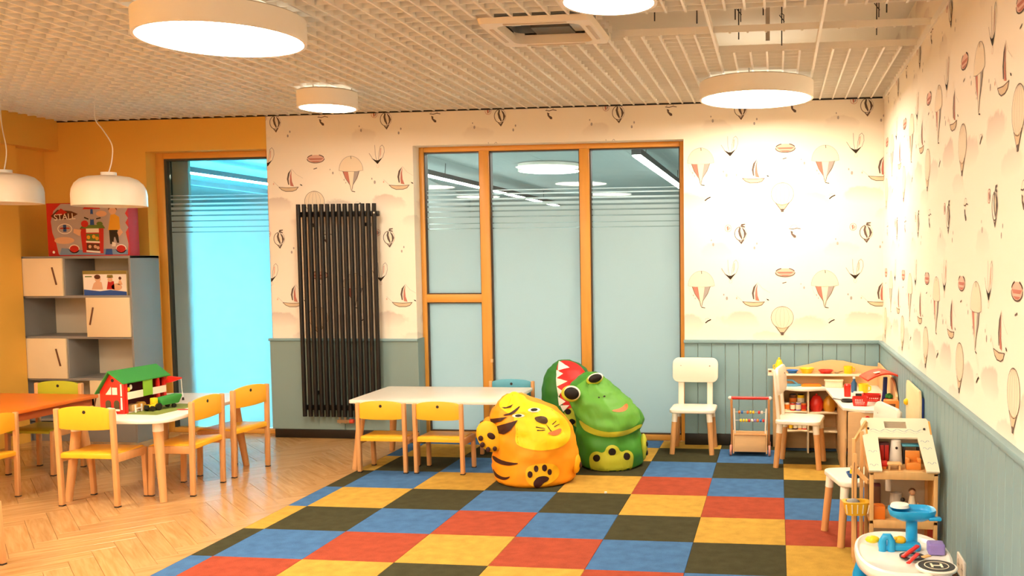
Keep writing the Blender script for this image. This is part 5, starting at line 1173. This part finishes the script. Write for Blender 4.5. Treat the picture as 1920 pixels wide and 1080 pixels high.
tb_.add([(px+p[0]*s, py+p[1]*s, z) for s, z in ((.55, AZ+.095), (.95, AZ+.115), (1.02, AZ+.135), (1.0, AZ+.142), (.88, AZ+.138), (.80, AZ+.122)) for p in tp], [(a*n+k, a*n+(k+1) % n, (a+1)*n+(k+1) % n, (a+1)*n+k) for a in range(5) for k in range(n)] + [tuple(range(n-1, -1, -1)), tuple(5*n+k for k in range(n))])
tb_.build('upper_tray', M_sky, at, angle=50)
MB().box(px+.06, py-.06, AZ+.105, px+.112, py-.03, AZ+.12).build('tray_lug', M_sky, at, .006)
MB().lathe([(.001, .0), (.04, 0), (.036, .012), (.001, .016)], 20, (px-.045, py+.03, AZ+.14)).build('tray_cup', M_actw, at)
MB().tube([(-.075, .03, AZ-.01), (-.075, .03, AZ+.035), (-.066, .03, AZ+.052), (-.05, .03, AZ+.052), (-.04, .03, AZ+.035), (-.04, .03, AZ-.01)], [.016, .015, .015, .015, .015, .016], 12).build('arch', M_sky, at)
MB().prism(rrect(.17, .07, .02, 4, -.005, .06), AZ-.006, AZ+.018, 'Z').build('trough', M_sky, at, .006)
MB().ball((-.11, .085, AZ+.022), (.03, .02, .016), 14).build('roller', M_toyyel, at); MB().ball((.0, .065, AZ+.028), (.024, .018, .018), 14).build('duck', mat('duck yellow', '#f2b81a', .4), at); MB().ball((-.018, .062, AZ+.034), (.012, .01, .01), 10).build('duck_head', mat('duck yellow', '#f2b81a', .4), at)
MB().box(.10, -.02, AZ-.006, .165, .045, AZ+.04).build('block', M_purple, at, .008, 3)
hp = MB().lathe([(.001, 0), (.075, 0), (.078, .008), (.074, .012), (.001, .012)], 32, (.10, -.205, AZ+.002)).build('helipad', M_actw, at)
MB().lathe([(.001, .012), (.068, .012), (.068, .0135), (.001, .0135)], 32, (.10, -.205, AZ+.002)).build('helipad_face', M_black_toy, at)
MB().lathe([(.043, .0136), (.046, .0136), (.046, .0146), (.043, .0146)], 32, (.10, -.205, AZ+.002), closed=True).build('helipad_ring', M_cream, at)
hz = AZ+.0156
b = MB(); b.box(.078, -.227, hz, .086, -.183, hz+.001); b.box(.114, -.227, hz, .122, -.183, hz+.001); b.box(.086, -.209, hz, .114, -.201, hz+.001); b.build('helipad_letter', M_cream, at)
MB().bar((-.01, -.085, AZ+.006), (.06, -.01, AZ+.03), .018, .010).build('red_slide', M_red, at, .003); MB().bar((.0, -.16, AZ+.006), (.05, -.08, AZ+.02), .016, .008).build('red_slide', M_red, at, .003)
MB().lathe([(.03, 0), (.05, 0), (.05, .004), (.03, .004)], 28, (.03, -.06, AZ+.0), closed=True).build('track_ring', M_black_toy, at); MB().bar((.06, -.13, AZ+.022), (.09, -.105, AZ+.022), .018, .006).build('sign', M_pine, at, .002)
bpy.context.view_layer.update()
